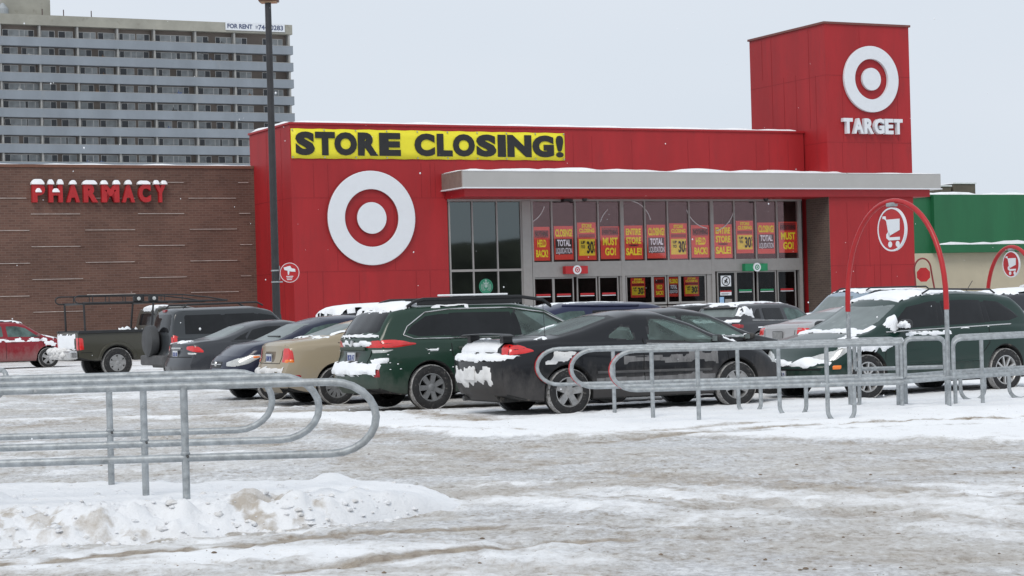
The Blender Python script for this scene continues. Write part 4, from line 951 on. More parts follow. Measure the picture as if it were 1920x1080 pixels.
# ------------------------------------------------------------------ vehicles
def interp(x, pts):
    if x <= pts[0][0]: return pts[0][1]
    for (a, p), (b, q) in zip(pts, pts[1:]):
        if x <= b: return p+(q-p)*(x-a)/(b-a) if b > a else q
    return pts[-1][1]
class Car:
    def __init__(s, name, label, cat, L, W, belt, top, mat, wx, wr=.32, sill=.2, rear=((0, 0), (2, 0)), front=((0, 0), (2, 0)), tum=.36, crn=.11, arch=.055, soft=.10, ends=(.9, .86), body='body', er=.1, shoulder=.0):
        s.L, s.W, s.belt, s.topk, s.wx, s.wr, s.sill, s.rear, s.front, s.tum, s.crn, s.arch, s.soft, s.ends, s.er = L, W, belt, top, wx, wr, sill, rear, front, tum, crn, arch, soft, ends, er
        s.root = empty(name, (0, 0, 0), 0, label, cat); s.mat = mat; s.cuts = []
        s.xs = s.stations(); s.build(mat, body)
    pv = .5
    def top(s, x):
        k = s.soft; return sum(interp(min(max(x+d*k, 0), s.L), s.topk) for d in (-.5, -.25, 0, .25, .5))/5
    def stations(s):
        X = list(np.arange(0, s.L+.001, s.L/round(s.L/.05)))
        for xc in s.wx:
            R = s.wr+s.arch
            X += [xc+R*math.cos(math.radians(a)) for a in range(0, 181, 9)]
            h = math.sqrt(max(R*R-(s.wr-s.sill)**2, 0)); X += [xc-h, xc+h, xc-h-.004, xc+h+.004]
        X += [.02, .05, s.L-.02, s.L-.05]
        X = sorted(set(round(min(max(x, 0), s.L), 4) for x in X)); o = [X[0]]
        for x in X[1:]:
            if x-o[-1] > .0035: o.append(x)
        return o
    def zb(s, x):
        z = s.sill
        for xc in s.wx:
            d = abs(x-xc); R = s.wr+s.arch
            if d < R:
                zz = s.wr+math.sqrt(R*R-d*d); z = max(z, zz)
        e = min(x, s.L-x)
        return max(z, s.sill+.10*max(0, 1-e/.55)**1.5)
    def hw(s, x):
        w_ = s.W/2
        if x < .9: w_ *= s.ends[0]+(1-s.ends[0])*(1-(1-x/.9)**2)
        if s.L-x < 1.0: w_ *= s.ends[1]+(1-s.ends[1])*(1-(1-(s.L-x)/1.0)**2.2)
        return w_
    def ys(s, z, b):
        if z > .55: return 1-.045*min(1, ((z-.55)/max(b-.55, .1))**2)
        return 1-.035*((.55-z)/.35)**2
    def ring(s, x):
        b, t, zb, W_ = s.belt_(x), s.top(x), s.zb(x), s.hw(x)
        h = max(t-b, .015); cr = .05*min(1, h/.25)+.0; r = min(s.er, (h-cr)*.55)
        R = [(0, s.sill+.02), (W_*.62, s.sill+.02), (W_*.64, max(zb, s.sill+.02)), (W_*(s.ys(zb, b)-.02), zb), (W_*s.ys(zb, b), zb+.02)]
        z0 = zb+.02
        for f in (.15, .35, .55, .75, .9, 1.0):
            z = z0+(b-z0)*f; R.append((W_*s.ys(z, b), z))
        yb = W_*.955; yb2 = yb-.025*min(1, h/.1)
        R.append((yb2, b+min(.02, h*.2)))
        hh = max(h-cr-r, h*.2); zs0 = b+min(.02, h*.2)
        for f in (.12, .24, .36, .48, .6, .72, .86, 1.0): R.append((yb2-s.tum*hh*f, zs0+(hh-min(.02, h*.2))*f))
        ye, ze = R[-1]
        R.append((ye-.3*r-.05*r, ze+.62*r)); R.append((ye-1.0*r, ze+r*.97))
        R.append((ye*.5, t-cr*.22)); R.append((0, t))
        return R
    def belt_(s, x): return min(interp(x, s.belt), s.top(x)-.012)
    def disp(s, x, y, z):
        W_ = s.W/2; c = s.crn*min(1, abs(y)/W_)**3
        o = x
        if x < .6: o += (interp(z, s.rear)+c)*(1-x/.6)**2
        if s.L-x < .7: o -= (interp(z, s.front)+c*1.5)*(1-(s.L-x)/.7)**2
        return o
    def build(s, mat, body):
        V = []; Fc = []; mi = []; n = 19; off = s.L/2
        rings = [s.ring(x) for x in s.xs]; N = len(rings[0])
        for x, R in zip(s.xs, rings):
            for y, z in R: V.append((s.disp(x, y, z)-off, -y, z))
            for y, z in R[1:-1]: V.append((s.disp(x, y, z)-off, y, z))
        P = 2*N-2
        def iR(k, i): return k*P+i
        def iL(k, i): return k*P+(i if i in (0, N-1) else N+i-1)
        for k in range(len(rings)-1):
            for i in range(N-1):
                Fc.append((iR(k, i), iR(k+1, i), iR(k+1, i+1), iR(k, i+1))); Fc.append((iL(k, i), iL(k, i+1), iL(k+1, i+1), iL(k+1, i)))
                mi += [1 if i < 4 else 0]*2
        ny = 10
        for k, fl in ((0, False), (len(rings)-1, True)):
            R = rings[k]; rows = []
            for i in range(1, N-1):
                y0, z = R[i]; row = [iR(k, i)]
                for q_ in range(1, ny):
                    y = -y0+2*y0*q_/ny; V.append((s.disp(s.xs[k], y, z)-off, y, z)); row.append(len(V)-1)
                row.append(iL(k, i)); rows.append(row)
            for a, b in zip(rows, rows[1:]):
                for q_ in range(ny):
                    f = (a[q_], a[q_+1], b[q_+1], b[q_]); Fc.append(f if fl else f[::-1]); mi.append(0)
            for q_ in range(ny):
                f = (iR(k, 0), rows[0][q_+1], rows[0][q_]); Fc.append(f if fl else f[::-1]); mi.append(1)
                f = (rows[-1][q_], rows[-1][q_+1], iR(k, N-1)); Fc.append(f if fl else f[::-1]); mi.append(0)
        me = bpy.data.meshes.new(body); me.from_pydata(V, [], Fc); me.update(); me.materials.append(mat); me.materials.append(m_under)
        me.polygons.foreach_set('material_index', mi); me.polygons.foreach_set('use_smooth', [True]*len(Fc)); me.set_sharp_from_angle(angle=math.radians(42))
        s.body = mesh_obj(body, me, s.root); s.bvh = BVHTree.FromPolygons(V, Fc)
    # -- a point on the body skin. mode R/L (x,z), T (x,y), B/F (y,z)
    def pt(s, mode, a, b, off=.004):
        h = s.L/2
        if mode[0] in 'CD':      # wrap round a body corner: a = angle from the end face to the side, b = height
            r_ = math.radians(a); sy = -1 if mode[1] == 'R' else 1; sx = -1 if mode[0] == 'C' else 1
            e = Vector((sx*math.cos(r_), sy*math.sin(r_), 0)); o = Vector((sx*(h-s.pv), sy*(s.W/2-s.pv), b))+e*3; d = -e
        else: o, d = {'R': (Vector((a-h, -3, b)), Vector((0, 1, 0))), 'L': (Vector((a-h, 3, b)), Vector((0, -1, 0))), 'T': (Vector((a-h, b, 4)), Vector((0, 0, -1))),
                'B': (Vector((-h-3, a, b)), Vector((1, 0, 0))), 'F': (Vector((h+3, a, b)), Vector((-1, 0, 0)))}[mode]
        l_, n_, i_, _ = s.bvh.ray_cast(o, d)
        if l_ is None: return None
        if n_.dot(d) > 0: n_ = -n_
        return l_+n_*off
    def patch(s, name, mode, A, B, mat, n=14, m=5, off=.005, parent=None, flare=0):
        """sheet on the skin between polyline A and polyline B (same number of samples)"""
        def smp(P, t):
            k = t*(len(P)-1); i = min(int(k), len(P)-2); f = k-i
            return (P[i][0]+(P[i+1][0]-P[i][0])*f, P[i][1]+(P[i+1][1]-P[i][1])*f)
        V = []; ok = []
        for j in range(m+1):
            for i in range(n+1):
                a = smp(A, i/n); b = smp(B, i/n); t = j/m
                e = off if (0 < i < n and 0 < j < m) else -.004
                p = s.pt(mode, a[0]+(b[0]-a[0])*t, a[1]+(b[1]-a[1])*t, e)
                ok.append(p is not None); V.append(p if p is not None else Vector((0, 0, .5)))
        Fc = []
        for j in range(m):
            for i in range(n):
                q_ = (j*(n+1)+i, j*(n+1)+i+1, (j+1)*(n+1)+i+1, (j+1)*(n+1)+i)
                if all(ok[k] for k in q_): Fc.append(q_)
        if mat in (m_pane, m_frost): s.cuts.append((mode, A, B))
        mb = MB(); mb.add(V, Fc)
        return mb.build(name, mat, parent or s.root, smooth=50)
    def hollow(s, seats=True):
        """open the body behind the see-through panes and furnish the cabin"""
        me = s.body.data; h = s.L/2; me.materials.append(m_black); vs_ = [v.co for v in me.vertices]
        def inside(p, poly):
            c_ = False; j = len(poly)-1
            for i in range(len(poly)):
                if (poly[i][1] > p[1]) != (poly[j][1] > p[1]) and p[0] < (poly[j][0]-poly[i][0])*(p[1]-poly[i][1])/(poly[j][1]-poly[i][1])+poly[i][0]: c_ = not c_
                j = i
            return c_
        dead = []
        for f in me.polygons:
            n_ = f.normal; ce_ = f.center
            for mode, A, B in s.cuts:
                if mode in 'RL':
                    if abs(n_.y) < .5 or (n_.y > 0) == (mode == 'R'): continue
                    k = lambda v: (v.x+h, v.z)
                elif mode == 'T':
                    if n_.z < .15 or ce_.z < .9: continue
                    k = lambda v: (v.x+h, v.y)
                else: continue
                poly = list(A)+list(B)[::-1]
                if inside(k(ce_), poly):
                    if all(inside(k(vs_[i]), poly) for i in f.vertices): dead.append(f.index)
                    else: f.material_index = 2
                    break
        import bmesh
        bm = bmesh.new(); bm.from_mesh(me); bm.faces.ensure_lookup_table(); bmesh.ops.delete(bm, geom=[bm.faces[i] for i in dead], context='FACES_ONLY'); bm.to_mesh(me); bm.free()
        xm = s.wx[1]-h; b = s.belt_(s.L*.5)
        m = MB(); m.box(-h+.9, xm-.1, -s.W/2+.1, s.W/2-.1, b-.42, b-.36); m.build('cabin_floor', m_cab, s.root)
        m = MB(); m.box(xm-.45, xm-.15, -s.W/2+.15, s.W/2-.15, b-.3, b+.0); m.build('dashboard', m_cab, s.root, bevel=.05)
        for sy in (-.37, .37):
            x0 = xm-1.35; m = MB(); m.prism([(x0-.1, b-.36), (x0-.3, b+.18), (x0-.2, b+.2), (x0+.02, b-.36)], sy-.24, sy+.24); o = m.build('front_seat', m_cab, s.root, bevel=.04)
            m = MB(); m.box(x0-.33, x0-.24, sy-.13, sy+.13, b+.22, b+.38); m.build('headrest', m_cab, o, bevel=.035)
        x1 = -h+1.75; m = MB(); m.prism([(x1-.1, b-.36), (x1-.3, b+.1), (x1-.2, b+.12), (x1+.05, b-.36)], -s.W/2+.2, s.W/2-.2); m.build('rear_bench', m_cab, s.root, bevel=.04)
        m = MB(); m.tube([(xm-.62+.09*math.cos(a), .37+.18*math.sin(a), b+.02+.16*math.cos(a)) for a in [math.radians(15*i) for i in range(24)]], .014, 6, closed=True); m.build('steering_wheel', m_black, s.root, smooth=60)
    def line(s, name, mode, pts, r, mat, off=.002, n=None, parent=None):
        P = []
        for (a, b), (c, d) in zip(pts, pts[1:]):
            k = max(1, int(math.hypot(c-a, d-b)/.08))
            P += [(a+(c-a)*i/k, b+(d-b)*i/k) for i in range(k)]
        P.append(pts[-1]); Q = [s.pt(mode, a, b, off) for a, b in P]; Q = [q_ for q_ in Q if q_ is not None]
        mb = MB(); mb.tube(Q, r, 6); return mb.build(name, mat, parent or s.root, smooth=60)
    def pillar(s, *xs_):
        for sd in 'RL':
            for x in xs_: s.patch('pillar_trim', sd, [(x-.07, s.belt_(x)+.035), (x+.07, s.belt_(x)+.035)], [(x-.08, s.top(x)-.125), (x+.05, s.top(x)-.125)], m_tint, n=8, m=5, off=.0035)
    def snow(s, mode, a0, a1, b0, b1, thick, thr=0.0, seed=0, step=.035, mat=None, amp=1.0, name='snow_cover', sc=3.0, edge=.12, vert=False):
        na = max(2, int((a1-a0)/step)); nb = max(2, int((b1-b0)/step)); V = []; ok = []
        for j in range(nb+1):
            for i in range(na+1):
                a = a0+(a1-a0)*i/na; b = b0+(b1-b0)*j/nb
                wa = noise.noise(Vector((a*7, b*7, seed+1.5)))*edge*.9; wb = noise.noise(Vector((a*7, b*7, seed+8.5)))*edge*.9
                e = min(a+wa-a0, a1-a-wa, b+wb-b0, b1-b-wb)/edge-.25
                e = min(e, min(a-a0, a1-a, b-b0, b1-b)/edge*2.2)
                v = noise.noise(Vector((a*sc, b*sc, seed*3.7)))*.9*amp+noise.noise(Vector((a*sc*3.1, b*sc*3.1, seed+5.1)))*.4*amp
                val = min(1, e)*1.0-.35+v-thr
                h = thick*.85*min(1, val*1.5)*(1+.35*v) if val > 0 else -.008
                p = s.pt(mode, a, b, h); g = p is not None and val > -.3
                V.append(p if p is not None else Vector((0, 0, .5))); ok.append((g, val > 0))
        Fc = []
        for j in range(nb):
            for i in range(na):
                q_ = (j*(na+1)+i, j*(na+1)+i+1, (j+1)*(na+1)+i+1, (j+1)*(na+1)+i)
                if all(ok[k][0] for k in q_) and any(ok[k][1] for k in q_): 
                    if max((V[q_[x]]-V[q_[(x+1) % 4]]).length for x in range(4)) < step*3.2+.03: Fc.append(q_)
        if not Fc: return None
        mb = MB(); mb.add(V, Fc); used = sorted({i for f in Fc for i in f}); mp_ = {o: n for n, o in enumerate(used)}
        mb = MB(); mb.add([V[i] for i in used], [tuple(mp_[i] for i in f) for f in Fc])
        return mb.build(name, mat or m_snow, s.root, smooth=60)
    def window(s, name, side, xb0, xb1, xt0, xt1, mat, zb=.03, zt=.115, curve=None, n=16):
        A = []; B = []
        for i in range(9):
            t = i/8; xb_ = xb0+(xb1-xb0)*t; xt = xt0+(xt1-xt0)*t
            A.append((xb_, s.belt_(xb_)+zb)); B.append((xt, max(s.belt_(xt)+zb+.01, min(s.top(xt)-zt, 9))))
        return s.patch(name, side, A, B, mat, n=n, m=6)
    def glass(s, name, xb_, yb, xt, yt, mat, bow=.0):
        A = [(xb_+bow*(1-(y/yb)**2), y) for y in np.linspace(-yb, yb, 7)]; B = [(xt+bow*(1-(y/yt)**2), y) for y in np.linspace(-yt, yt, 7)]
        return s.patch(name, 'T', A, B, mat, n=14, m=8)
    def wheels(s, kind='five', rim_mat=None, crust=.0, front_crust=None, wd=.2, rr=.64):
        r = s.wr; key = (kind, r)
        m = MB(); m.lathe([(r*rr, 0), (r*(rr+.05), -.012), (r*.86, -.016), (r*.96, -.004), (r*.995, .02), (r, .05), (r, wd-.05), (r*.995, wd-.02), (r*.93, wd), (r*rr, wd)], 40, 'y')
        for k in range(0): pass
        ty = m.mesh('tyre', m_rub, 40)
        m = MB(); R = r*rr
        m.lathe([(R*1.02, 0), (R*.95, -.005), (R*.9, .012), (R*.88, .06), (R*.86, .12)], 40, 'y')
        ns, wa, wb = {'five': (5, .17, .12), 'six': (6, .17, .13), 'seven': (7, .13, .11), 'ten': (9, .075, .05), 'disc': (12, .11, .12), 'holes': (6, .26, .28)}[kind]
        for k in range(ns):
            a = 2*math.pi*k/ns+.3; ca, sa = math.cos(a), math.sin(a)
            def P(rad, t, y): return (rad*ca-t*sa, y, rad*sa+t*ca)
            x0, x1 = R*.12, R*.93; w0, w1 = R*wa*1.0, R*wb*1.25
            if kind in ('five', 'six', 'seven'): w0, w1 = R*wa*1.15, R*wa*1.45
            y0, y1 = .012, .0
            v = [P(x0, -w0, y0), P(x1, -w1, y1), P(x1, w1, y1), P(x0, w0, y0), P(x0, -w0*1.1, y0+.035), P(x1, -w1*1.1, y1+.035), P(x1, w1*1.1, y1+.035), P(x0, w0*1.1, y0+.035)]
            m.add(v, [(0,3,2,1),(4,5,6,7),(0,1,5,4),(1,2,6,5),(2,3,7,6),(3,0,4,7)])
        m.lathe([(0, -.004), (R*.16, -.002), (R*.27, .012), (R*.27, .04)], 20, 'y')
        ri = m.mesh('rim', rim_mat or m_rim, 35)
        m = MB(); m.lathe([(.001, .07), (R*.5, .07), (R*.52, .09), (R*.89, .1)], 30, 'y'); di = m.mesh('wheel', m_under, 35)
        if crust:
            m = MB(); rnd = random.Random(int(s.L*100)); NN = 72
            for k in range(NN):
                a = 2*math.pi*k/NN; j = noise.noise(Vector((math.cos(a)*3, math.sin(a)*3, s.L)))
                ra = r*(.965-.02*j-.01*rnd.random()); rb = r*1.004
                for rad, y in ((ra, -.006), (r*.985, -.014), (rb, .0), (rb+.004, wd*.45)): m.v.append((rad*math.cos(a), y, rad*math.sin(a)))
            for k in range(NN):
                for i in range(3):
                    a = k*4+i; b = ((k+1) % NN)*4+i; m.f.append((a, b, b+1, a+1)); m.m.append(0)
            cu_ = m.mesh('snow_rim', m_tcrust, 60)
        for xi, xc in enumerate(s.wx):
            for sd in (-1, 1):
                y = sd*(s.W/2-.015)
                o = mesh_obj('wheel', di, s.root, (xc-s.L/2, y, r), 0 if sd < 0 else math.pi)
                mesh_obj('tyre', ty, o); mesh_obj('rim', ri, o).rotation_euler = (0, random.random()*2, 0)
                if crust: mesh_obj('snow_rim', cu_, o)
    def box_on(s, name, mode, a, b, wa, wb, dep, mat, bevel=.006, parent=None, tilt=None):
        p = s.pt(mode, a, b, 0)
        if p is None: return None
        m = MB()
        if mode in 'RL': sg = -1 if mode == 'R' else 1; m.box(-wa/2, wa/2, -dep if sg < 0 else -.01, .01 if sg < 0 else dep, -wb/2, wb/2)
        elif mode == 'T': m.box(-wa/2, wa/2, -wb/2, wb/2, -.01, dep)
        else: sg = -1 if mode == 'B' else 1; m.box(-dep if sg < 0 else -.01, .01 if sg < 0 else dep, -wa/2, wa/2, -wb/2, wb/2)
        return m.build(name, mat, parent or s.root, p, bevel=bevel)
    def plate(s, mode, y, z, txt=None, mat=None):
        p = s.pt(mode, y, z, .004)
        if p is None: return
        sg = -1 if mode == 'B' else 1
        m = MB(); m.box(-.006, .006, -.155, .155, -.08, .08); o = m.build('licence_plate', mat or m_plate, s.root, p+Vector((sg*.012, 0, 0)), bevel=.004)
        m = MB(); m.box(-.002, .0, -.16, .16, -.085, -.076); m.box(-.002, 0, -.16, .16, .076, .085); m.box(-.002, 0, -.16, -.152, -.076, .076); m.box(-.002, 0, .152, .16, -.076, .076)
        m.build('plate_frame', m_black, o, (sg*.007, 0, 0))
        if txt:
            v, f = text_mesh(txt, .26, .085, .002, .02); mb = MB()
            mb.add([(sg*.0075+(y_ if sg < 0 else -y_), (-(x-.13) if sg < 0 else (x-.13)), z_-.045) for x, y_, z_ in v], f); mb.build('lettering', m_blue, o)
        return o
    def mirror(s, side, x, z, mat, r=(.05, .09, .055)):
        p = s.pt(side, x, z, 0)
        if p is None: return
        sg = -1 if side == 'R' else 1; m = MB()
        n1, n2 = 8, 14; V = []
        for i in range(n1+1):
            th = math.pi*i/n1
            for k in range(n2):
                ph = 2*math.pi*k/n2; c3 = lambda q_: math.copysign(abs(q_)**.7, q_)
                V.append((r[0]*c3(math.sin(th)*math.cos(ph)), r[1]*c3(math.cos(th)), r[2]*c3(math.sin(th)*math.sin(ph))))
        m.add(V, [(i*n2+k, i*n2+(k+1) % n2, (i+1)*n2+(k+1) % n2, (i+1)*n2+k) for i in range(n1) for k in range(n2)])
        m.tube([(-.0, -sg*.2, -.04), (0, -sg*.08, -.03)], .03, 8)
        o = m.build('mirror', mat, s.root, p+Vector((.0, sg*.14, .05)), smooth=50)
        m = MB(); m.box(-.003, 0, -.062, .062, -.036, .036); m.build('mirror_glass', m_gfront, o, (-r[0]*.98, 0, 0)); return o
    def seams(s, xs_, zlo=None, sides='RL', handles=(), hz=-.1, hmat=None):
        for sd in sides:
            for x in xs_:
                if isinstance(x, tuple): pts = list(x)
                else: pts = [(x, s.belt_(x)+.0), (x, (zlo or s.sill+.1))]
                s.line('door_seam', sd, pts, .0075, m_seam, -.002)
            for hx in handles: s.box_on('door_handle', sd, hx, s.belt_(hx)+hz, .17, .035, .03, hmat or s.mat, .01)
    def place(s, anchor, px, Y, ang, world=None):
        """put the local ground point anchor (x from the rear, y to the left) under photo column px at depth Y"""
        w_ = world or gx(px, Y); a = math.radians(ang); lx, ly = anchor[0]-s.L/2, anchor[1]
        s.root.location = (w_.x-(lx*math.cos(a)-ly*math.sin(a)), w_.y-(lx*math.sin(a)+ly*math.cos(a)), -.028+(.02 if Y < 33 else 0)); s.root.rotation_euler = (0, 0, a)
        return s
def offs(P, d): return [(a+d[0], b+d[1]) for a, b in P]

# ---- black coupe, rear caked with snow
p_blk = paint('paint_black_salted', (.006, .0065, .009), .26, zt=.8)
c = Car('parked_coupe', 'black coupe with a snow caked tail and salt streaked doors behind the corral rails', 'car', 4.6, 1.74,
  [(0, .90), (.8, .96), (2.2, .93), (3.5, .86), (4.3, .70), (4.6, .56)],
  [(0, .93), (.1, 1.01), (.35, 1.05), (.8, 1.06), (1.2, 1.17), (1.75, 1.33), (2.15, 1.395), (2.55, 1.385), (3.0, 1.24), (3.6, .95), (4.1, .85), (4.45, .70), (4.6, .58)],
  p_blk, (.97, 3.62), .315, .2, rear=((.2, .10), (.34, -.04), (.5, -.09), (.76, -.09), (.83, .03), (1.05, .10)), front=((.2, .1), (.4, 0), (.6, .05), (.8, .3)), crn=.16, ends=(.88, .82), tum=.42)
c.window('side_window', 'R', 2.22, 3.48, 2.32, 2.95, m_pane, .03, .10); c.window('side_window', 'L', 2.22, 3.48, 2.32, 2.95, m_pane, .03, .10)
for sd in 'RL': c.patch('quarter_window', sd, [(1.62, 1.02), (1.8, .99), (2.06, .98)], [(1.64, 1.06), (1.85, 1.19), (1.99, 1.17)], m_pane)
c.glass('rear_window', .92, .62, 1.85, .52, m_frost, -.06); c.glass('windshield', 3.58, .66, 2.78, .55, m_frost, .1)
for k in ('CR', 'CL'): c.patch('taillight', k, [(24, 1.0), (45, 1.01), (68, .96), (88, .89)], [(30, .82), (45, .82), (68, .84), (88, .88)], m_tail)
for k in ('DR', 'DL'): c.patch('headlight', k, [(25, .64), (45, .66), (70, .72)], [(25, .55), (45, .55), (70, .60)], m_clear)
m = MB()
sp = [(-.70, 1.085), (-.6, 1.105), (0, 1.12), (.6, 1.105), (.70, 1.085)]
m.add([(-2.3+.06+dx, y, z+dz) for (y, z) in sp for dx, dz in ((0, 0), (.03, .012), (.18, .012), (.2, .0), (.1, -.008))], [(i*5+k, i*5+(k+1) % 5, (i+1)*5+(k+1) % 5, (i+1)*5+k) for i in range(4) for k in range(5)]+[(0,1,2,3,4), (24,23,22,21,20)])
for y in (-.52, .52): m.box(-2.16, -2.02, y-.05, y+.05, 1.0, 1.10)
m.build('spoiler', m_black, c.root, smooth=40)
c.snow('B', -.54, .78, .85, 1.05, .025, -.5, 3, .025, amp=.3, edge=.03, mat=m_snow); c.snow('CR', 20, 40, .88, 1.0, .012, .1, 77, 1.0, amp=.6, edge=2, sc=.2, mat=m_snowd); c.snow('B', -.8, .82, .74, .86, .06, -.35, 4, .02, amp=.45, edge=.04)
c.snow('B', -.62, .62, .40, .72, .025, -.05, 6, .025, amp=.8, edge=.08, sc=4, mat=m_snowd); c.patch('brake_lamp', 'B', [(-.3, 1.045), (.3, 1.045)], [(-.3, 1.03), (.3, 1.03)], m_taild)
c.snow('T', .12, .5, .1, .75, .03, .1, 7); c.snow('T', .5, .75, -.8, -.6, .05, -.1, 71, edge=.05); c.snow('T', 1.0, 1.5, .1, .6, .015, .25, 72)
c.snow('R', .55, 1.2, .62, .92, .012, .25, 8, mat=m_snowd); c.snow('R', 1.75, 3.35, .62, .84, .003, -.1, 9, mat=m_salt, sc=2, edge=.05, name='salt_film'); c.snow('R', 1.35, 3.4, .33, .52, .003, -.25, 12, mat=m_salt, sc=1.5, edge=.04, name='salt_film'); c.snow('R', 2.3, 3.6, .24, .36, .02, .1, 10, mat=m_crust)
c.snow('T', 3.45, 3.7, -.75, -.4, .05, .0, 11)
m = MB(); m.box(-.01, .01, -.16, .16, -.08, .08); m.build('licence_plate', m_snowd, c.root, (-2.41, 0, .58), bevel=.01)
c.seams([((2.16, 1.0), (2.12, .6), (2.15, .28)), ((3.48, .86), (3.5, .5), (3.45, .28))], handles=(2.32,)); c.mirror('R', 3.28, .92, m_black); c.mirror('L', 3.28, .92, m_black)
c.line('belt_trim', 'R', [(2.2, .93), (3.5, .885)], .008, m_chrome); c.line('side_moulding', 'R', [(1.4, .56), (2.5, .55), (3.2, .54)], .02, m_trim)
m = MB(); m.box(-2.2, -1.6, -.55, .6, .20, .3); m.build('underbody_panel', m_under, c.root, bevel=.04); m = MB(); m.tube([(-2.3, .45, .24), (-1.9, .45, .25)], .035, 10); m.build('exhaust', m_trim, c.root, smooth=50)
m = MB(); m.tube([(-.0, 0, 0), (-.02, 0, .45)], .004, 5); m.build('aerial', m_black, c.root, (-2.3+.78, -.55, 1.05))
c.hollow(); c.wheels('five', m_rim, crust=1); c.place((.97, -.87), 1070, 27.2, 26)

# ---- green estate car
p_grn = paint('paint_green', (.014, .040, .026), .25, zt=.7)
def estate(name, label, cat, mat, L=4.8, H=1.6, W=1.82, wr=.335, soft=.1):
    k = H/1.6
    return Car(name, label, cat, L, W, [(0, 1.0*k), (1.0, 1.02*k), (L*.78, .96*k), (L*.93, .8*k), (L, .62*k)],
      [(0, 1.06*k), (.07, 1.14*k), (.3, 1.36*k), (.48, 1.53*k), (.75, 1.575*k), (1.5, H), (2.5, H*.995), (L*.63, 1.5*k), (L*.78, 1.08*k), (L*.92, .93*k), (L*.98, .78*k), (L, .66*k)],
      mat, (.98, L-.92), wr, .24, rear=((.2, .16), (.36, .02), (.5, -.02), (.68, 0), (.74, .10), (1.1, .12)), front=((.2, .1), (.45, 0), (.7, .06), (.9, .25)), crn=.17, tum=.33, er=.09, ends=(.93, .86))
c = estate('parked_wagon', 'dark green wagon with black roof rails and snow on its tailgate and bumper', 'car', p_grn)
for sd in 'RL':
    c.patch('quarter_window', sd, [(.62, 1.14), (.8, 1.06), (1.3, 1.06)], [(.72, 1.25), (1.0, 1.42), (1.30, 1.46)], m_tint); c.window('side_window', sd, 1.32, 2.5, 1.31, 2.42, m_tint, .04, .13); c.window('side_window', sd, 2.52, 3.62, 2.44, 2.98, m_pane, .04, .13)
    c.line('chrome_surround', sd, [(.58, 1.12), (.66, 1.24), (.98, 1.445), (1.4, 1.485), (2.4, 1.485), (2.98, 1.40), (3.66, 1.06)], .012, m_chrome, .004); c.line('chrome_surround', sd, [(.58, 1.12), (.74, 1.06), (1.3, 1.055), (2.4, 1.045), (3.66, 1.02)], .009, m_chrome, .004)
    c.pv = .8; c.patch('taillight', 'C'+sd, [(27, 1.0), (40, 1.07), (62, 1.07), (88, .995)], [(25, .94), (40, .93), (62, .925), (88, .98)], m_tail, n=22); c.patch('lower_lens', 'C'+sd, [(36, .92), (64, .915)], [(38, .86), (54, .865)], m_clear)
c.patch('rear_window', 'B', [(-.62, 1.49), (0, 1.51), (.62, 1.49)], [(-.72, 1.15), (0, 1.14), (.72, 1.15)], m_tint, n=16, m=8, off=.008); c.glass('windshield', 3.72, .7, 3.05, .58, m_frost, .08)
c.patch('tailgate_recess', 'B', [(-.3, .9), (.3, .9)], [(-.28, .7), (.28, .7)], m_trim, off=.003); c.plate('B', -.02, .80, 'BKXR 417', m_plate)
c.box_on('tailgate_grip', 'B', 0, .93, .9, .05, .03, p_grn, .012); m = MB(); m.lathe([(.045, 0), (.045, .01), (.0, .012)], 20, 'y'); o = m.build('badge', m_chrome, c.root, c.pt('B', 0, 1.01, .02)); o.rotation_euler.z = math.radians(90)
c.line('tailgate_seam', 'B', [(-.6, .9), (-.55, .72), (-.3, .66), (.3, .66), (.55, .72), (.6, .9)], .006, m_seam)
c.patch('reflector', 'R', [(.1, .66), (.16, .66)], [(.12, .50), (.17, .50)], m_taild); c.patch('reflector', 'B', [(-.84, .66), (-.78, .66)], [(-.84, .5), (-.78, .5)], m_taild)
c.patch('headlight', 'F', [(-.8, .8), (-.5, .78)], [(-.8, .65), (-.5, .66)], m_clear)
c.pillar(1.31, 2.48)
for y in (-.62, .62):
    zz = 1.6
    P = [(-2.4+.72, y, 1.55), (-2.4+.85, y, 1.63), (-2.4+1.0, y, 1.665), (-2.4+2.6, y, 1.675), (-2.4+3.0, y, 1.62), (-2.4+3.15, y, 1.52)]
    m = MB(); m.add([(x, yy, z+dz) for x, _, z in P for yy, dz in ((y-.025, 0), (y+.025, 0), (y+.025, -.05), (y-.025, -.05))], [(i*4+k, i*4+(k+1) % 4, (i+1)*4+(k+1) % 4, (i+1)*4+k) for i in range(5) for k in range(4)]); m.box(-1.5, .25, y-.015, y+.015, 1.55, 1.63)
    m.build('roof_rail', m_black, c.root, bevel=.01)
c.snow('T', .42, 1.0, -.64, .66, .055, -.35, 13, amp=.4, edge=.08); c.snow('T', 1.0, 2.9, -.55, .6, .045, .0, 14, .05); c.snow('B', -.7, .7, 1.40, 1.56, .02, .05, 15, amp=.7, edge=.06); c.snow('B', -.78, .78, 1.06, 1.16, .03, .0, 16, .03, amp=.6, edge=.04)
c.snow('B', -.62, .5, .93, 1.08, .02, .05, 17, .03, edge=.05); c.snow('B', -.86, .70, .52, .745, .05, -.35, 18, .03, amp=.45, edge=.04); c.snow('R', .0, .34, .68, .82, .03, .0, 19, .025, amp=.5, edge=.05)
c.snow('R', .86, 1.14, .86, .94, .02, .1, 20, .02, amp=.5, edge=.04); c.snow('T', 1.1, 1.75, -.68, -.58, .03, -.2, 22, .03, edge=.03)
m = MB(); m.box(-.55, .6, -.04, .04, 0, .03); m.build('rail_snow', m_snow, c.root, (-.6, -.62, 1.675), bevel=.012)
for i in range(26):
    random.seed(100+i); p_ = c.pt('R', .15+random.random()*1.2, .35+random.random()*.6, .004)
    if i < 10 and p_: m = MB(); lump(m, p_, .013, 0); m.build('snow_spot', m_snow, c.root)
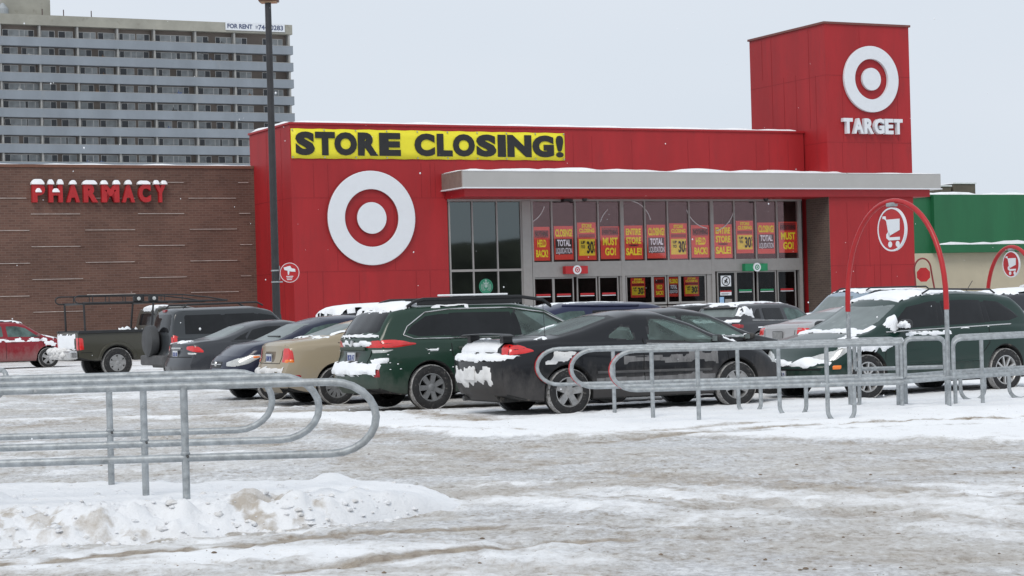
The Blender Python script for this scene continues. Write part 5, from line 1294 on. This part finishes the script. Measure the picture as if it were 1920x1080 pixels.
c.box_on('wiper', 'B', .05, 1.15, .5, .02, .03, m_black, .005)
c.seams([((1.32, 1.05), (1.34, .8), (1.5, .62)), ((2.34, 1.05), (2.34, .3)), ((3.5, 1.0), (3.55, .3))], handles=(1.52, 2.6)); c.mirror('R', 3.45, 1.08, p_grn); c.mirror('L', 3.45, 1.08, p_grn)
c.line('lower_sill', 'R', [(1.5, .27), (3.4, .27)], .03, m_trim)
c.hollow(); c.wheels('seven', m_rimd, crust=1, rr=.62); c.place((.98, -.91), 812, 29.9, 27)

# ---- generic saloon
def sedan(name, label, cat, mat, L=4.5, H=1.42, W=1.73, wr=.31, deck=1.05, crn=.16, rearw=None, tum=.38):
    k = H/1.42
    return Car(name, label, cat, L, W, [(0, .93*k), (.9, .98*k), (L*.5, .94*k), (L*.78, .88*k), (L*.94, .72*k), (L, .56*k)],
      [(0, .96*k), (.07, deck-.03), (.3, deck), (.7, deck+.03), (.95, deck+.1), (1.45, 1.32*k), (1.85, 1.405*k), (2.35, H), (L*.59, 1.37*k), (L*.66, 1.24*k), (L*.77, .98*k), (L*.9, .86*k), (L*.97, .72*k), (L, .58*k)],
      mat, (.95, L-.88), wr, .2, rear=((.2, .13), (.33, .03), (.5, -.02), (.62, 0), (.70, .08), (1.05, .12)), front=((.2, .1), (.4, 0), (.6, .05), (.85, .3)), crn=crn, ends=(.9, .84), tum=tum)
def sedan_glass(c, gs=m_gside, gr=m_tint, rear=m_gfront, wind=m_gfront, L=4.5):
    for sd in 'RL':
        c.window('side_window', sd, 1.30, 2.22, 1.50, 2.17, gr, .03, .10); c.window('side_window', sd, 2.27, L*.745, 2.22, L*.635, gs, .03, .10)
        c.patch('quarter_window', sd, [(1.02, c.belt_(1.02)+.035), (1.28, c.belt_(1.28)+.03)], [(1.2, c.top(1.2)-.12), (1.48, c.top(1.48)-.105)], gr, n=5)
        c.line('window_trim', sd, [(1.0, c.belt_(1.0)+.02), (L*.75, c.belt_(L*.75)+.02)], .007, m_black, .003)
    c.glass('rear_window', .88, .6, 1.5, .5, rear, -.06); c.glass('windshield', L*.785, .66, L*.645, .54, wind, .08)
    c.seams([((2.24, c.belt_(2.2)), (2.24, .28)), ((1.3, c.belt_(1.3)), (1.32, .75), (1.42, .62)), ((L*.765, c.belt_(L*.76)), (L*.77, .3))], handles=(1.5, 2.45)); c.mirror('R', L*.72, c.belt_(L*.72)+.0, c.mat); c.mirror('L', L*.72, c.belt_(L*.72)+.0, c.mat)

# ---- beige saloon
p_bei = paint('paint_beige', (.34, .285, .20), .5, zt=.8)
c = sedan('parked_sedan', 'beige sedan with a dirty trunk and snow on its rear bumper', 'car', p_bei, 4.45, 1.44, 1.7, deck=1.07, crn=.13)
sedan_glass(c, gr=m_gside, L=4.45)
for sd, s_ in (('R', -1), ('L', 1)):
    c.patch('taillight', 'C'+sd, [(28, .93), (37, 1.0), (48, 1.0), (57, .91)], [(25, .70), (36, .69), (48, .69), (61, .70)], m_tail)
    c.patch('indicator', 'C'+sd, [(36, .78), (60, .78)], [(36, .70), (60, .71)], m_amber, off=.010, n=6, m=3)
c.patch('reflector', 'R', [(.1, .52), (.36, .52)], [(.1, .46), (.36, .46)], m_taild, n=6, m=3)
c.patch('plate_recess', 'B', [(-.3, .92), (.3, .92)], [(-.26, .7), (.26, .7)], M('beige_dirt', (.16, .13, .10), .8, var=.3), off=.003); c.plate('B', 0, .78, 'ATMW 209')
c.snow('B', -.7, .8, .50, .66, .04, -.25, 31, .03, amp=.6, edge=.05, mat=m_snowd); c.snow('T', .6, .95, -.75, .7, .02, .15, 33); c.snow('T', .9, 1.25, -.7, -.55, .03, .0, 36, .03, edge=.04)
c.snow('B', -.4, .75, .28, .45, .02, .0, 35, .03, mat=m_snowd)
c.line('side_moulding', 'R', [(.9, .58), (3.6, .56)], .014, p_bei); c.line('trunk_seam', 'B', [(-.55, 1.0), (-.5, .7), (.5, .7), (.55, 1.0)], .005, m_seam)
c.wx = c.wx; c.wheels('disc', m_rimd, crust=1); c.place((.95, -.85), 634, 33.1, 25)

# ---- navy hatchback facing the camera side
p_nav = paint('paint_navy', (.012, .016, .038), .2, zt=.6)
c = Car('parked_hatchback', 'small navy hatchback facing left with a frosted windshield and one clear headlight', 'car', 4.05, 1.69,
  [(0, .95), (1.0, .99), (2.9, .97), (3.7, .88), (4.05, .76)], [(0, 1.0), (.1, 1.12), (.5, 1.34), (.8, 1.42), (1.6, 1.475), (2.1, 1.45), (2.55, 1.34), (3.1, 1.07), (3.6, .99), (3.88, .91), (4.0, .84), (4.05, .79)],
  p_nav, (.7, 3.25), .295, .19, front=((.2, .08), (.4, 0), (.58, .0), (.72, .06), (.95, .3)), crn=.2, ends=(.92, .80), tum=.36)
for sd, s_ in (('R', -1), ('L', 1)):
    c.window('side_window', sd, 1.65, 2.88, 1.68, 2.42, m_gside, .03, .1); c.window('side_window', sd, .75, 1.57, .85, 1.6, m_gside, .03, .1)
    c.pv = .8; c.patch('headlight', 'D'+sd, [(24, .69), (42, .77), (60, .82), (74, .82)], [(26, .62), (42, .60), (58, .65), (74, .77)], m_clear, n=20)
    c.patch('indicator', 'D'+sd, [(62, .81), (73, .80)], [(63, .73), (73, .76)], m_amber, off=.010, n=5, m=3); c.mirror(sd, 2.72, 1.0, p_nav)
    c.line('side_moulding', sd, [(.9, .52), (2.95, .5)], .013, m_trim)
c.glass('windshield', 3.12, .64, 2.38, .54, m_gfront, .12); c.glass('rear_window', .14, .55, .5, .5, m_tint)
c.patch('grille', 'F', [(-.28, .71), (0, .725), (.28, .71)], [(-.24, .59), (0, .58), (.24, .59)], m_black, off=.01); c.patch('lower_grille', 'F', [(-.42, .47), (.42, .47)], [(-.38, .36), (.38, .36)], m_black, off=.01)
c.line('grille_bar', 'F', [(-.25, .65), (.25, .65)], .01, m_chrome, .015); m = MB(); m.lathe([(.05, 0), (.04, .015), (.0, .018)], 18, 'y'); o = m.build('badge', m_chrome, c.root, c.pt('F', 0, .655, .02)); o.rotation_euler.z = math.radians(-90)
c.seams([((1.61, .98), (1.62, .3)), ((2.95, .93), (3.0, .3))], handles=(1.8,));
c.box_on('wiper', 'T', 3.0, .2, .03, .6, .02, m_black, .005)
c.wheels('disc', m_rimd, crust=1); c.place((3.25, .845), 516, 35.6, 207)

# ---- grey saloon
p_gry = paint('paint_grey', (.042, .045, .052), .2, zt=.6)
c = sedan('parked_sedan', 'dark grey sedan with bright red tail lights beside the dark grey off-roader', 'car', p_gry, 4.5, 1.43, 1.75, deck=1.02)
sedan_glass(c, gs=m_tint, gr=m_tint)
for sd, s_ in (('R', -1), ('L', 1)):
    c.patch('taillight', 'C'+sd, [(18, .92), (45, .945), (64, .92), (77, .82)], [(15, .86), (45, .80), (60, .785), (77, .785)], m_tail); c.patch('reverse_lens', 'C'+sd, [(24, .80), (45, .795), (62, .78)], [(27, .75), (45, .74), (58, .745)], m_clear, n=8, m=3)
c.pillar(1.29, 2.24); c.plate('B', 0, .76, 'CMLD 630'); c.box_on('trunk_trim', 'B', 0, .88, .55, .04, .02, m_chrome); c.snow('T', .05, .5, -.3, .72, .025, .1, 41); c.snow('T', 1.35, 1.5, .3, .6, .03, 0, 42); c.snow('R', 1.5, 1.9, .97, 1.03, .02, 0, 43, .03, edge=.03)
c.line('bumper_seam', 'B', [(-.8, .70), (.8, .70)], .008, m_seam); c.snow('B', -.8, .3, .66, .71, .02, .1, 44, .02, edge=.02)
c.wheels('seven', m_rim, crust=1); c.place((0.15, -.84), 364, 41.6, 29)

# ---- dark SUV with a spare wheel
p_suv = paint('paint_suv', (.040, .045, .050), .35, zt=.9)
c = Car('parked_suv', 'dark grey boxy off-roader with a covered spare wheel on its back door', 'car', 4.3, 1.8,
  [(0, 1.06), (3.1, 1.04), (4.0, .98), (4.3, .8)], [(0, 1.10), (.05, 1.4), (.14, 1.70), (.3, 1.76), (2.2, 1.78), (2.6, 1.70), (3.15, 1.16), (3.9, 1.06), (4.2, .98), (4.3, .86)],
  p_suv, (.75, 3.4), .37, .34, crn=.08, tum=.2, ends=(.95, .9), soft=.05, rear=((.3, .02), (.5, -.05), (.68, -.05), (.72, .02), (1.2, .03)), er=.08)
for sd, s_ in (('R', -1), ('L', 1)):
    c.window('side_window', sd, .36, 1.36, .38, 1.34, m_tint, .04, .11); c.window('side_window', sd, 1.38, 2.2, 1.36, 2.18, m_tint, .04, .11); c.window('side_window', sd, 2.25, 3.05, 2.23, 2.62, m_tint, .04, .12)
    c.patch('taillight', 'C'+sd, [(35, 1.10), (45, 1.14), (55, 1.10)], [(35, .79), (45, .76), (55, .79)], m_tail, n=8)
    m = MB(); m.tube([(-1.75, s_*.66, 1.76), (-1.65, s_*.66, 1.84), (.1, s_*.66, 1.86), (.25, s_*.66, 1.78)], .022, 8); m.build('roof_rail', m_black, c.root, smooth=60)
    c.patch('fender_flare', sd, [(.75+.52*math.cos(math.radians(a)), .37+.52*math.sin(math.radians(a))) for a in range(172, 5, -8)], [(.75+.435*math.cos(math.radians(a)), .37+.435*math.sin(math.radians(a))) for a in range(172, 5, -8)], m_trim, off=.03, n=26, m=4)
c.patch('rear_window', 'B', [(-.6, 1.66), (.6, 1.66)], [(-.66, 1.16), (.66, 1.16)], m_tint); c.glass('windshield', 3.12, .7, 2.62, .6, m_gfront)
m = MB(); m.lathe([(.001, -.26), (.30, -.26), (.365, -.22), (.375, -.13), (.365, -.04), (.3, 0), (.001, 0)], 36, 'y', (0, 0, 0)); o = m.build('spare_wheel_cover', M('spare_cover', (.055, .057, .06), .6, var=.2), c.root, (-2.17, .14, 1.0), smooth=40); o.rotation_euler.z = math.radians(-90)
c.pillar(1.37, 2.22); m = MB(); m.box(-2.35, -2.1, -.85, .85, .42, .66); m.build('bumper', m_trim, c.root, bevel=.04); m = MB(); m.box(-.03, .03, -.1, .1, -.03, .03); m.build('brake_lamp', m_taild, c.root, (-1.97, 0, 1.70))
c.seams([((2.19, 1.04), (2.19, .45)), ((1.35, 1.04), (1.35, .8), (1.22, .6)), ((3.15, 1.03), (3.2, .45))], handles=(1.5, 2.4)); c.mirror('R', 2.95, 1.12, m_black); c.mirror('L', 2.95, 1.12, m_black)
c.wheels('six', m_rim, crust=1); c.place((.0, -.88), 322, 47.4, 28)

# ---- pickup with a ladder rack
p_oli = paint('paint_olive', (.054, .052, .040), .3, zt=.7)
c = Car('pickup_truck', 'olive grey pickup truck with a snow plastered tailgate under a black ladder rack', 'truck', 5.5, 1.9,
  [(0, 1.2), (2.35, 1.2), (4.2, 1.12), (5.3, 1.05), (5.5, .85)], [(0, 1.235), (2.2, 1.24), (2.22, 1.24), (2.32, 1.84), (2.5, 1.9), (3.2, 1.9), (3.5, 1.84), (4.15, 1.24), (5.2, 1.14), (5.4, 1.05), (5.5, .92)],
  p_oli, (1.1, 4.6), .40, .46, crn=.05, tum=.25, ends=(.985, .9), soft=.03, er=.07, rear=((.3, .02), (.6, 0), (2, 0)))
m = MB(); m.box(-2.68, -.62, -.80, .80, 1.19, 1.262); m.build('bed_floor', m_black, c.root)
for y in (-.88, .88): m = MB(); m.box(-2.7, -.6, y-.07, y+.07, 1.2, 1.275); m.build('bed_rail', m_black, c.root, bevel=.01)
c.snow('T', 1.5, 2.0, -.7, .3, .16, -.2, 51, .06, edge=.2)
for sd, s_ in (('R', -1), ('L', 1)):
    c.patch('taillight', 'C'+sd, [(33, 1.12), (45, 1.13), (56, 1.10)], [(34, .76), (45, .72), (59, .75)], m_tail, n=8)
    c.window('side_window', sd, 2.5, 2.95, 2.52, 2.9, m_tint, .05, .14); c.window('side_window', sd, 3.0, 4.0, 2.96, 3.5, m_tint, .05, .14)
    c.patch('fender_flare', sd, [(1.1+.56*math.cos(math.radians(a)), .40+.58*math.sin(math.radians(a))) for a in range(172, 5, -8)], [(1.1+.465*math.cos(math.radians(a)), .40+.465*math.sin(math.radians(a))) for a in range(172, 5, -8)], p_oli, off=.035, n=26, m=4)
c.patch('back_window', 'B', [(-.6, 1.75), (.6, 1.75)], [(-.66, 1.35), (.66, 1.35)], m_tint)
c.snow('B', -.74, .8, .76, 1.2, .02, -.45, 52, .04, amp=.35, edge=.04); m = MB(); m.box(-2.95, -2.72, -.92, .92, .52, .76); m.build('bumper', m_chrome, c.root, bevel=.05)
m = MB(); 
for i in range(46): random.seed(i*7+3); lump(m, (-2.93+.12*random.random(), -.5+1.45*random.random(), .56+.2*random.random()), .11, i, 0, .8)
m.build('bumper_snow', m_snowd, c.root, smooth=180)
c.snow('T', 2.2, 2.9, -.6, .6, .03, .1, 53)
rk = empty('ladder_rack', (0, 0, 0), 0, 'black tube ladder rack standing on the pickup bed and reaching over its cab', 'rack')
def rp(x, y, z): return (x-2.75, y, z)
for y in (-.82, .82):
    m = MB(); m.tube([rp(.27, y, 1.26), rp(.25, y, 2.0)], .028, 8); m.build('post', m_black, rk); m = MB(); m.tube([rp(2.1, y, 1.26), rp(2.18, y, 2.0)], .028, 8); m.build('post', m_black, rk)
    m = MB(); m.tube([rp(.22, y, 2.0), rp(2.4, y, 2.0), rp(4.3, y, 2.0)], .027, 8); m.build('lower_rail', m_black, rk)
    m = MB(); m.tube([rp(.22, y, 2.0)]+[rp(.12-.12*math.sin(t), y, 2.1-.10*math.cos(t)) for t in [math.radians(30*i) for i in range(7)]]+[rp(1.6, y, 2.2), rp(3.0, y, 2.18), rp(3.7, y, 2.10), rp(4.3, y, 2.0)], .018, 8); m.build('upper_rail', m_black, rk, smooth=60)
    for x in (.5, .95, 1.4, 1.9, 2.5, 3.0): m = MB(); m.tube([rp(x, y, 2.0), rp(x, y, 2.19)], .012, 6); m.build('strut', m_black, rk)
for x in (1.62, 2.05):
    m = MB(); m.box(x-2.75, x-2.5, -.88, -.76, 2.02, 2.17); o = m.build('work_lamp', m_black, rk, bevel=.015)
    m = MB(); m.lathe([(.05, 0), (.05, -.01), (0, -.012)], 14, 'y', (x-2.62, -.88, 2.095)); m.build('lamp_lens', m_clear, o)
for x in (.25, 2.18, 3.2): m = MB(); m.tube([rp(x, -.82, 1.98), rp(x, .82, 1.98)], .02, 8); m.build('cross_bar', m_black, rk)
c.line('bumper_seam', 'R', [(.02, .7), (.4, .7)], .006, m_seam); c.seams([((2.2, 1.18), (2.2, .5)), ((2.95, 1.15), (2.95, .5)), ((4.05, 1.1), (4.1, .5))], handles=(2.4, 3.1)); c.mirror('R', 3.9, 1.28, m_black)
c.wheels('holes', m_rim, crust=1, rr=.56, wd=.26); c.place((1.1, -.95), 222, 53.8, 30); rk.location = c.root.location; rk.rotation_euler = c.root.rotation_euler

# ---- red crossover at the left edge
p_red = paint('paint_red', (.22, .012, .02), .5, zt=.9)
c = estate('parked_crossover', 'snow dusted red crossover nose behind the pickup, cut off by the left picture edge', 'car', p_red, 4.5, 1.64, 1.8, .345)
for sd in 'RL': c.window('side_window', sd, 1.2, 2.1, 1.2, 2.05, m_gside, .05, .13); c.window('side_window', sd, 2.2, 3.35, 2.15, 2.8, m_gside, .05, .13); c.mirror(sd, 3.25, 1.08, p_red); c.patch('headlight', sd, [(3.95, .93), (4.3, .85)], [(4.0, .82), (4.3, .75)], m_clear)
c.glass('windshield', 3.48, .7, 2.9, .58, m_gfront, .08); c.snow('T', .8, 2.85, -.62, .62, .05, -.2, 61, .08, edge=.15); c.snow('T', 3.4, 4.4, -.75, .75, .045, .0, 62, .05); c.snow('R', 1.2, 3.6, .86, 1.08, .02, .1, 63, .05, edge=.06); c.snow('R', 3.4, 4.3, .7, 1.0, .02, .1, 64, .04)
c.seams([2.15, 3.42], handles=(2.4,)); c.patch('headlight', 'F', [(-.8, .9), (-.5, .86)], [(-.8, .74), (-.5, .74)], m_clear)
c.wheels('five', m_rim, crust=1, rr=.66); c.place((4.5-.92, -.9), 92, 69.7, 24)

# ---- snow roofed car between the beige saloon and the green estate
p_dk = paint('paint_dark', (.03, .032, .038), .25)
c = estate('parked_crossover', 'dark crossover with a thick snow roof glimpsed between the beige sedan and the green wagon', 'car', p_dk, 4.5, 1.66, 1.8, .34)
for sd in 'RL': c.window('side_window', sd, .8, 2.1, .9, 2.05, m_tint, .05, .13); c.window('side_window', sd, 2.2, 3.35, 2.15, 2.8, m_tint, .05, .13)
c.patch('rear_window', 'B', [(-.6, 1.53), (.6, 1.53)], [(-.7, 1.2), (.7, 1.2)], m_gfront); c.glass('windshield', 3.48, .7, 2.9, .58, m_gfront)
c.snow('T', .35, 2.9, -.68, .7, .09, -.4, 66, .06, amp=.35, edge=.08); c.snow('B', -.6, .6, 1.2, 1.5, .02, .3, 67); c.wheels('five'); c.place((0, -.85), 613, 43, 27)

# ---- dark blue car behind the coupe, nose to the left
p_blu = paint('paint_blue', (.014, .018, .055), .2)
c = estate('parked_crossover', 'dark blue car roof rising behind the black coupe before the left store doors', 'car', p_blu, 4.6, 1.60, 1.8, .34)
for sd in 'RL': c.window('side_window', sd, .8, 2.1, .9, 2.05, m_tint, .05, .13); c.window('side_window', sd, 2.2, 3.4, 2.15, 2.85, m_gside, .05, .13); c.line('roof_rail', sd, [(1.0, 1.5), (2.6, 1.52)], .02, p_blu, .01)
c.glass('windshield', 3.58, .7, 2.95, .6, m_gfront, .08); c.patch('rear_window', 'B', [(-.6, 1.5), (.6, 1.5)], [(-.7, 1.15), (.7, 1.15)], m_tint); c.snow('T', 1.0, 2.9, -.5, .5, .008, .5, 171); c.wheels('five'); c.place((2.3, .9), 1100, 37.5, 207)

# ---- black saloon beyond the coupe
p_bk2 = paint('paint_black', (.012, .0125, .014), .25, zt=.6)
c = sedan('parked_sedan', 'black sedan with a snow lined side window just beyond the black coupe nose', 'car', p_bk2, 4.6, 1.42, 1.76, deck=1.0)
sedan_glass(c, gs=m_pane, gr=m_pane, rear=m_frost, wind=m_frost, L=4.6); c.hollow(); c.snow('R', 2.3, 3.45, .935, .985, .02, -.4, 81, .02, amp=.3, edge=.015)
for s_ in (-1, 1): c.patch('taillight', 'B', [(s_*.8, .93), (s_*.5, .93)], [(s_*.8, .8), (s_*.5, .8)], m_taild); c.patch('headlight', 'F', [(s_*.8, .66), (s_*.5, .66)], [(s_*.8, .55), (s_*.5, .55)], m_clear)
c.wheels('five'); c.place((3.3, -.88), 1402, 31.2, 27)

# ---- dark car, rear glass showing
c = estate('parked_crossover', 'black car with a thin snow film on its roof before the vestibule windows', 'car', p_bk2, 4.5, 1.56, 1.78, .33)
for sd in 'RL': c.window('side_window', sd, .8, 2.1, .9, 2.05, m_tint, .05, .13); c.window('side_window', sd, 2.2, 3.35, 2.15, 2.8, m_gside, .05, .13)
c.patch('rear_window', 'B', [(-.6, 1.44), (.6, 1.44)], [(-.7, 1.1), (.7, 1.1)], m_gfront); c.glass('windshield', 3.48, .7, 2.9, .58, m_gfront); c.snow('T', .5, 2.9, -.6, .6, .012, .4, 84, .06); c.snow('B', -.78, -.3, 1.05, 1.2, .03, -.1, 85, .03); c.snow('R', .8, 1.4, 1.0, 1.1, .02, .1, 86, .03, edge=.03)
c.wheels('five'); c.place((0, -.85), 1266, 60, 27)

# ---- dark grey crossover with snow patches
p_cx = paint('paint_charcoal', (.040, .042, .048), .25)
c = estate('parked_crossover', 'charcoal crossover with torn snow patches on its roof before the right store doors', 'car', p_cx, 4.7, 1.54, 1.85, .36)
for sd in 'RL': c.patch('quarter_window', sd, [(.75, 1.10), (1.2, 1.06)], [(1.05, 1.36), (1.2, 1.42)], m_tint, n=6); c.window('side_window', sd, 1.26, 2.2, 1.26, 2.14, m_tint, .05, .13); c.window('side_window', sd, 2.3, 3.5, 2.24, 2.9, m_gside, .05, .13); c.mirror(sd, 3.4, 1.08, p_cx); c.line('chrome_line', sd, [(.75, 1.06), (3.6, 1.0)], .012, m_chrome, .005)
c.patch('rear_window', 'B', [(-.6, 1.47), (.6, 1.47)], [(-.7, 1.13), (.7, 1.13)], m_gfront); c.glass('windshield', 3.64, .7, 3.0, .58, m_gfront); c.box_on('roof_spoiler', 'T', .42, 0, .2, 1.1, .02, p_cx, .01)
for s_, sd in ((-1, 'R'), (1, 'L')): c.patch('taillight', 'C'+sd, [(28, .98), (45, .99), (72, .96)], [(28, .84), (45, .84), (70, .86)], m_taild)
c.snow('T', .35, 3.0, -.6, .6, .03, .3, 91, .045, sc=2.4); c.snow('R', .25, .95, 1.1, 1.45, .03, .0, 92, .03); c.snow('B', -.85, .8, .98, 1.12, .03, .0, 93, .03, edge=.03); c.snow('R', .9, 1.6, .82, .92, .02, .15, 94, .03, edge=.03); c.snow('R', .35, .75, 1.0, 1.08, .03, .0, 95, .03, edge=.03); c.snow('B', -.86, -.6, 1.15, 1.42, .03, -.1, 96, .03, edge=.04)
c.seams([2.24, 3.55], handles=(1.5, 2.6)); c.wheels('five', crust=1); c.place((0.1, -.9), 1388, 53, 46)

# ---- silver saloon
p_sil = paint('paint_silver', (.36, .36, .37), .5, zt=.7)
c = sedan('parked_sedan', 'silver sedan seen from behind with large red tail lights left of the dark green wagon', 'car', p_sil, 4.45, 1.37, 1.74, deck=1.04)
sedan_glass(c, L=4.45)
for s_, sd in ((-1, 'R'), (1, 'L')): c.patch('taillight', 'C'+sd, [(24, .97), (45, .975), (62, .95), (74, .88)], [(22, .80), (45, .78), (62, .79), (74, .83)], m_tail)
c.plate('B', 0, .8, None, m_rim); c.line('trunk_seam', 'B', [(-.5, 1.0), (-.46, .7), (.46, .7), (.5, 1.0)], .005, m_seam); c.snow('T', 2.0, 2.8, -.6, .6, .015, .25, 97); c.wheels('five'); c.place((0.12, -.84), 1513, 41.5, 32)

# ---- light blue SUV
p_lb = paint('paint_pale_blue', (.26, .33, .40), .3, zt=.7)
c = Car('parked_suv', 'pale blue sport utility with snow on its roof in front of the brick return', 'car', 4.7, 1.85,
  [(0, 1.12), (3.4, 1.08), (4.4, 1.0), (4.7, .8)], [(0, 1.16), (.1, 1.6), (.25, 1.76), (1.0, 1.8), (2.5, 1.8), (2.9, 1.74), (3.5, 1.17), (4.3, 1.07), (4.6, .97), (4.7, .84)], p_lb, (.85, 3.75), .37, .3, crn=.12, tum=.26, soft=.06, ends=(.95, .88), er=.08)
for sd in 'RL':
    c.window('side_window', sd, .35, 1.3, .4, 1.28, m_tint, .04, .13); c.window('side_window', sd, 1.38, 2.3, 1.36, 2.25, m_tint, .04, .13); c.window('side_window', sd, 2.38, 3.38, 2.35, 2.85, m_tint, .04, .13)
    s_ = -1 if sd == 'R' else 1; m = MB(); m.tube([(-1.9, s_*.68, 1.78), (-1.8, s_*.68, 1.85), (.1, s_*.68, 1.85), (.25, s_*.68, 1.78)], .022, 8); m.build('roof_rail', m_black, c.root, smooth=60); c.mirror(sd, 3.25, 1.12, p_lb)
c.glass('windshield', 3.5, .74, 2.92, .64, m_gfront, .06); c.patch('rear_window', 'B', [(-.6, 1.66), (.6, 1.66)], [(-.7, 1.2), (.7, 1.2)], m_tint)
c.snow('T', .2, 2.9, -.75, .75, .05, -.15, 98, .07, edge=.1); c.snow('T', 3.5, 4.5, -.75, .75, .06, -.05, 99, .06); c.seams([2.34, 3.45]); c.wheels('six'); c.place((3.4, .9), 1592, 55, 207)

# ---- dark green estate at right, nose to the left
p_gn2 = paint('paint_deep_green', (.005, .026, .019), .22, zt=.55)
c = Car('parked_wagon', 'deep green wagon facing left with snow on its hood and mirror behind the right corral', 'car', 4.65, 1.78,
  [(0, .97), (1.0, .99), (3.3, .93), (4.1, .80), (4.5, .62), (4.65, .5)], [(0, 1.0), (.06, 1.1), (.35, 1.36), (.55, 1.49), (.9, 1.54), (1.6, 1.575), (2.3, 1.56), (2.75, 1.46), (3.15, 1.22), (3.55, 1.0), (4.1, .88), (4.45, .72), (4.6, .60), (4.65, .52)],
  p_gn2, (.93, 3.72), .325, .2, rear=((.2, .12), (.4, 0), (.68, 0), (.75, .1), (1.1, .12)), front=((.2, .08), (.4, 0), (.5, .02), (.62, .16), (.9, .4)), crn=.24, ends=(.92, .82), tum=.34)
for sd, s_ in (('R', -1), ('L', 1)):
    c.patch('quarter_window', sd, [(.5, 1.12), (.75, 1.04), (1.23, 1.03)], [(.64, 1.22), (.95, 1.42), (1.21, 1.46)], m_tint); c.window('side_window', sd, 1.25, 2.14, 1.23, 2.10, m_tint, .04, .11); c.window('side_window', sd, 2.16, 3.32, 2.12, 2.74, m_tint, .04, .11)
    c.pv = .8; c.patch('headlight', 'D'+sd, [(18, .59), (35, .67), (55, .73), (80, .79)], [(20, .54), (42, .53), (60, .57), (80, .75)], m_clear, n=22); c.pv = .5
    c.patch('indicator', sd, [(4.18, .52), (4.32, .52)], [(4.18, .45), (4.32, .45)], m_amber, n=5, m=3, off=.01); c.mirror(sd, 3.02, 1.02, m_black, (.07, .12, .08)); c.line('belt_trim', sd, [(.75, 1.02), (3.3, .965)], .01, m_chrome, .003)
    m = MB(); m.tube([(-2.32+.85, s_*.6, 1.50), (-2.32+.95, s_*.6, 1.56), (-2.32+2.2, s_*.6, 1.585), (-2.32+2.35, s_*.6, 1.52)], .014, 8); m.build('roof_rail', m_black, c.root, smooth=60); c.line('side_moulding', sd, [(1.4, .5), (3.2, .48)], .015, p_gn2)
c.pillar(1.23, 2.15); c.glass('windshield', 3.58, .68, 2.78, .58, m_gfront, .12); c.patch('rear_window', 'B', [(-.6, 1.42), (.6, 1.42)], [(-.68, 1.1), (.68, 1.1)], m_tint); c.plate('F', 0, .37, 'KTJ 852')
c.patch('grille', 'F', [(-.28, .55), (0, .56), (.28, .55)], [(-.24, .49), (0, .48), (.24, .49)], m_black, off=.008); c.line('bumper_seam', 'F', [(-.7, .46), (.7, .46)], .012, m_seam)
c.snow('T', 2.2, 2.82, -.66, .60, .045, -.2, 111, .03, amp=.7, edge=.10); c.snow('T', 1.2, 2.3, .0, .62, .02, .25, 117, .04); c.snow('T', 3.48, 3.72, -.74, .74, .035, -.1, 112, .022, amp=.7, edge=.06); c.snow('T', 3.3, 4.2, .50, .80, .03, .1, 113, .03); c.snow('T', 3.0, 3.4, .66, .84, .045, .0, 123, .022, edge=.06); c.snow('F', -.75, .8, .47, .63, .05, -.15, 114, .022, amp=.9, edge=.06)
c.snow('L', 3.0, 4.3, .66, .92, .035, -.05, 115, .025, amp=1.1, edge=.08); c.snow('L', 2.0, 3.0, .86, .98, .012, .3, 116, .02, sc=6, edge=.03); c.snow('L', 1.2, 2.2, .955, 1.02, .015, .05, 119, .02, sc=5, edge=.03)
m = MB()
for i in range(9): random.seed(i+40); lump(m, (-2.32+3.07+.06*random.random(), .93+.16*random.random(), 1.04+.05*random.random()), .05, i, 0, .9)
m.build('mirror_snow', m_snow, c.root, smooth=60); m = MB(); m.tube([(0, 0, 0), (-.14, 0, .16)], .006, 5); m.build('aerial', m_black, c.root, (-2.32+1.05, .2, 1.54))
c.seams([((2.17, .97), (2.17, .3)), ((1.24, .98), (1.26, .75), (1.4, .62)), ((3.35, .92), (3.4, .3))], handles=(1.45, 2.4)); c.wheels('ten', M('bright_alloy', (.5, .5, .5), .35, .6, var=.15), crust=1, rr=.68); c.place((3.72, .89), 1630, 29.4, 212)

# ---- maroon SUV behind it
p_mar = paint('paint_maroon', (.05, .012, .014), .2)
c = estate('parked_suv', 'dark maroon sport utility roof with snowy rails behind the deep green wagon', 'car', p_mar, 4.6, 1.56, 1.85, .36)
for sd in 'RL': c.window('side_window', sd, .8, 2.1, .9, 2.05, m_tint, .05, .13); c.window('side_window', sd, 2.2, 3.4, 2.15, 2.85, m_tint, .05, .13); c.line('roof_rail', sd, [(.22, 1.2), (.42, 1.42), (.7, 1.49), (3.0, 1.45)], .022, m_crust, .02)
c.glass('windshield', 3.58, .7, 2.95, .6, m_gfront, .08); c.patch('rear_window', 'B', [(-.6, 1.5), (.6, 1.5)], [(-.7, 1.15), (.7, 1.15)], m_tint); c.snow('T', .4, 1.1, -.65, .65, .03, .05, 121); c.wheels('six'); c.place((.1, -.8), 1668, 36.5, 27)
# ---- dark car at the right edge
c = estate('parked_crossover', 'dark car with snow on its roof cut off by the right picture edge', 'car', p_dk, 4.6, 1.60, 1.82, .35)
for sd in 'RL': c.window('side_window', sd, .8, 2.1, .9, 2.05, m_tint, .05, .13); c.window('side_window', sd, 2.2, 3.4, 2.15, 2.85, m_tint, .05, .13); c.line('chrome_surround', sd, [(.7, 1.08), (1.1, 1.44), (2.8, 1.46)], .012, m_chrome, .004)
c.patch('rear_window', 'B', [(-.6, 1.5), (.6, 1.5)], [(-.7, 1.15), (.7, 1.15)], m_tint); c.glass('windshield', 3.58, .7, 2.95, .6, m_gfront); c.snow('T', .5, 2.9, -.7, .7, .06, -.2, 122, .06); c.wheels('five'); c.place((0, -.9), 1868, 38.5, 27)
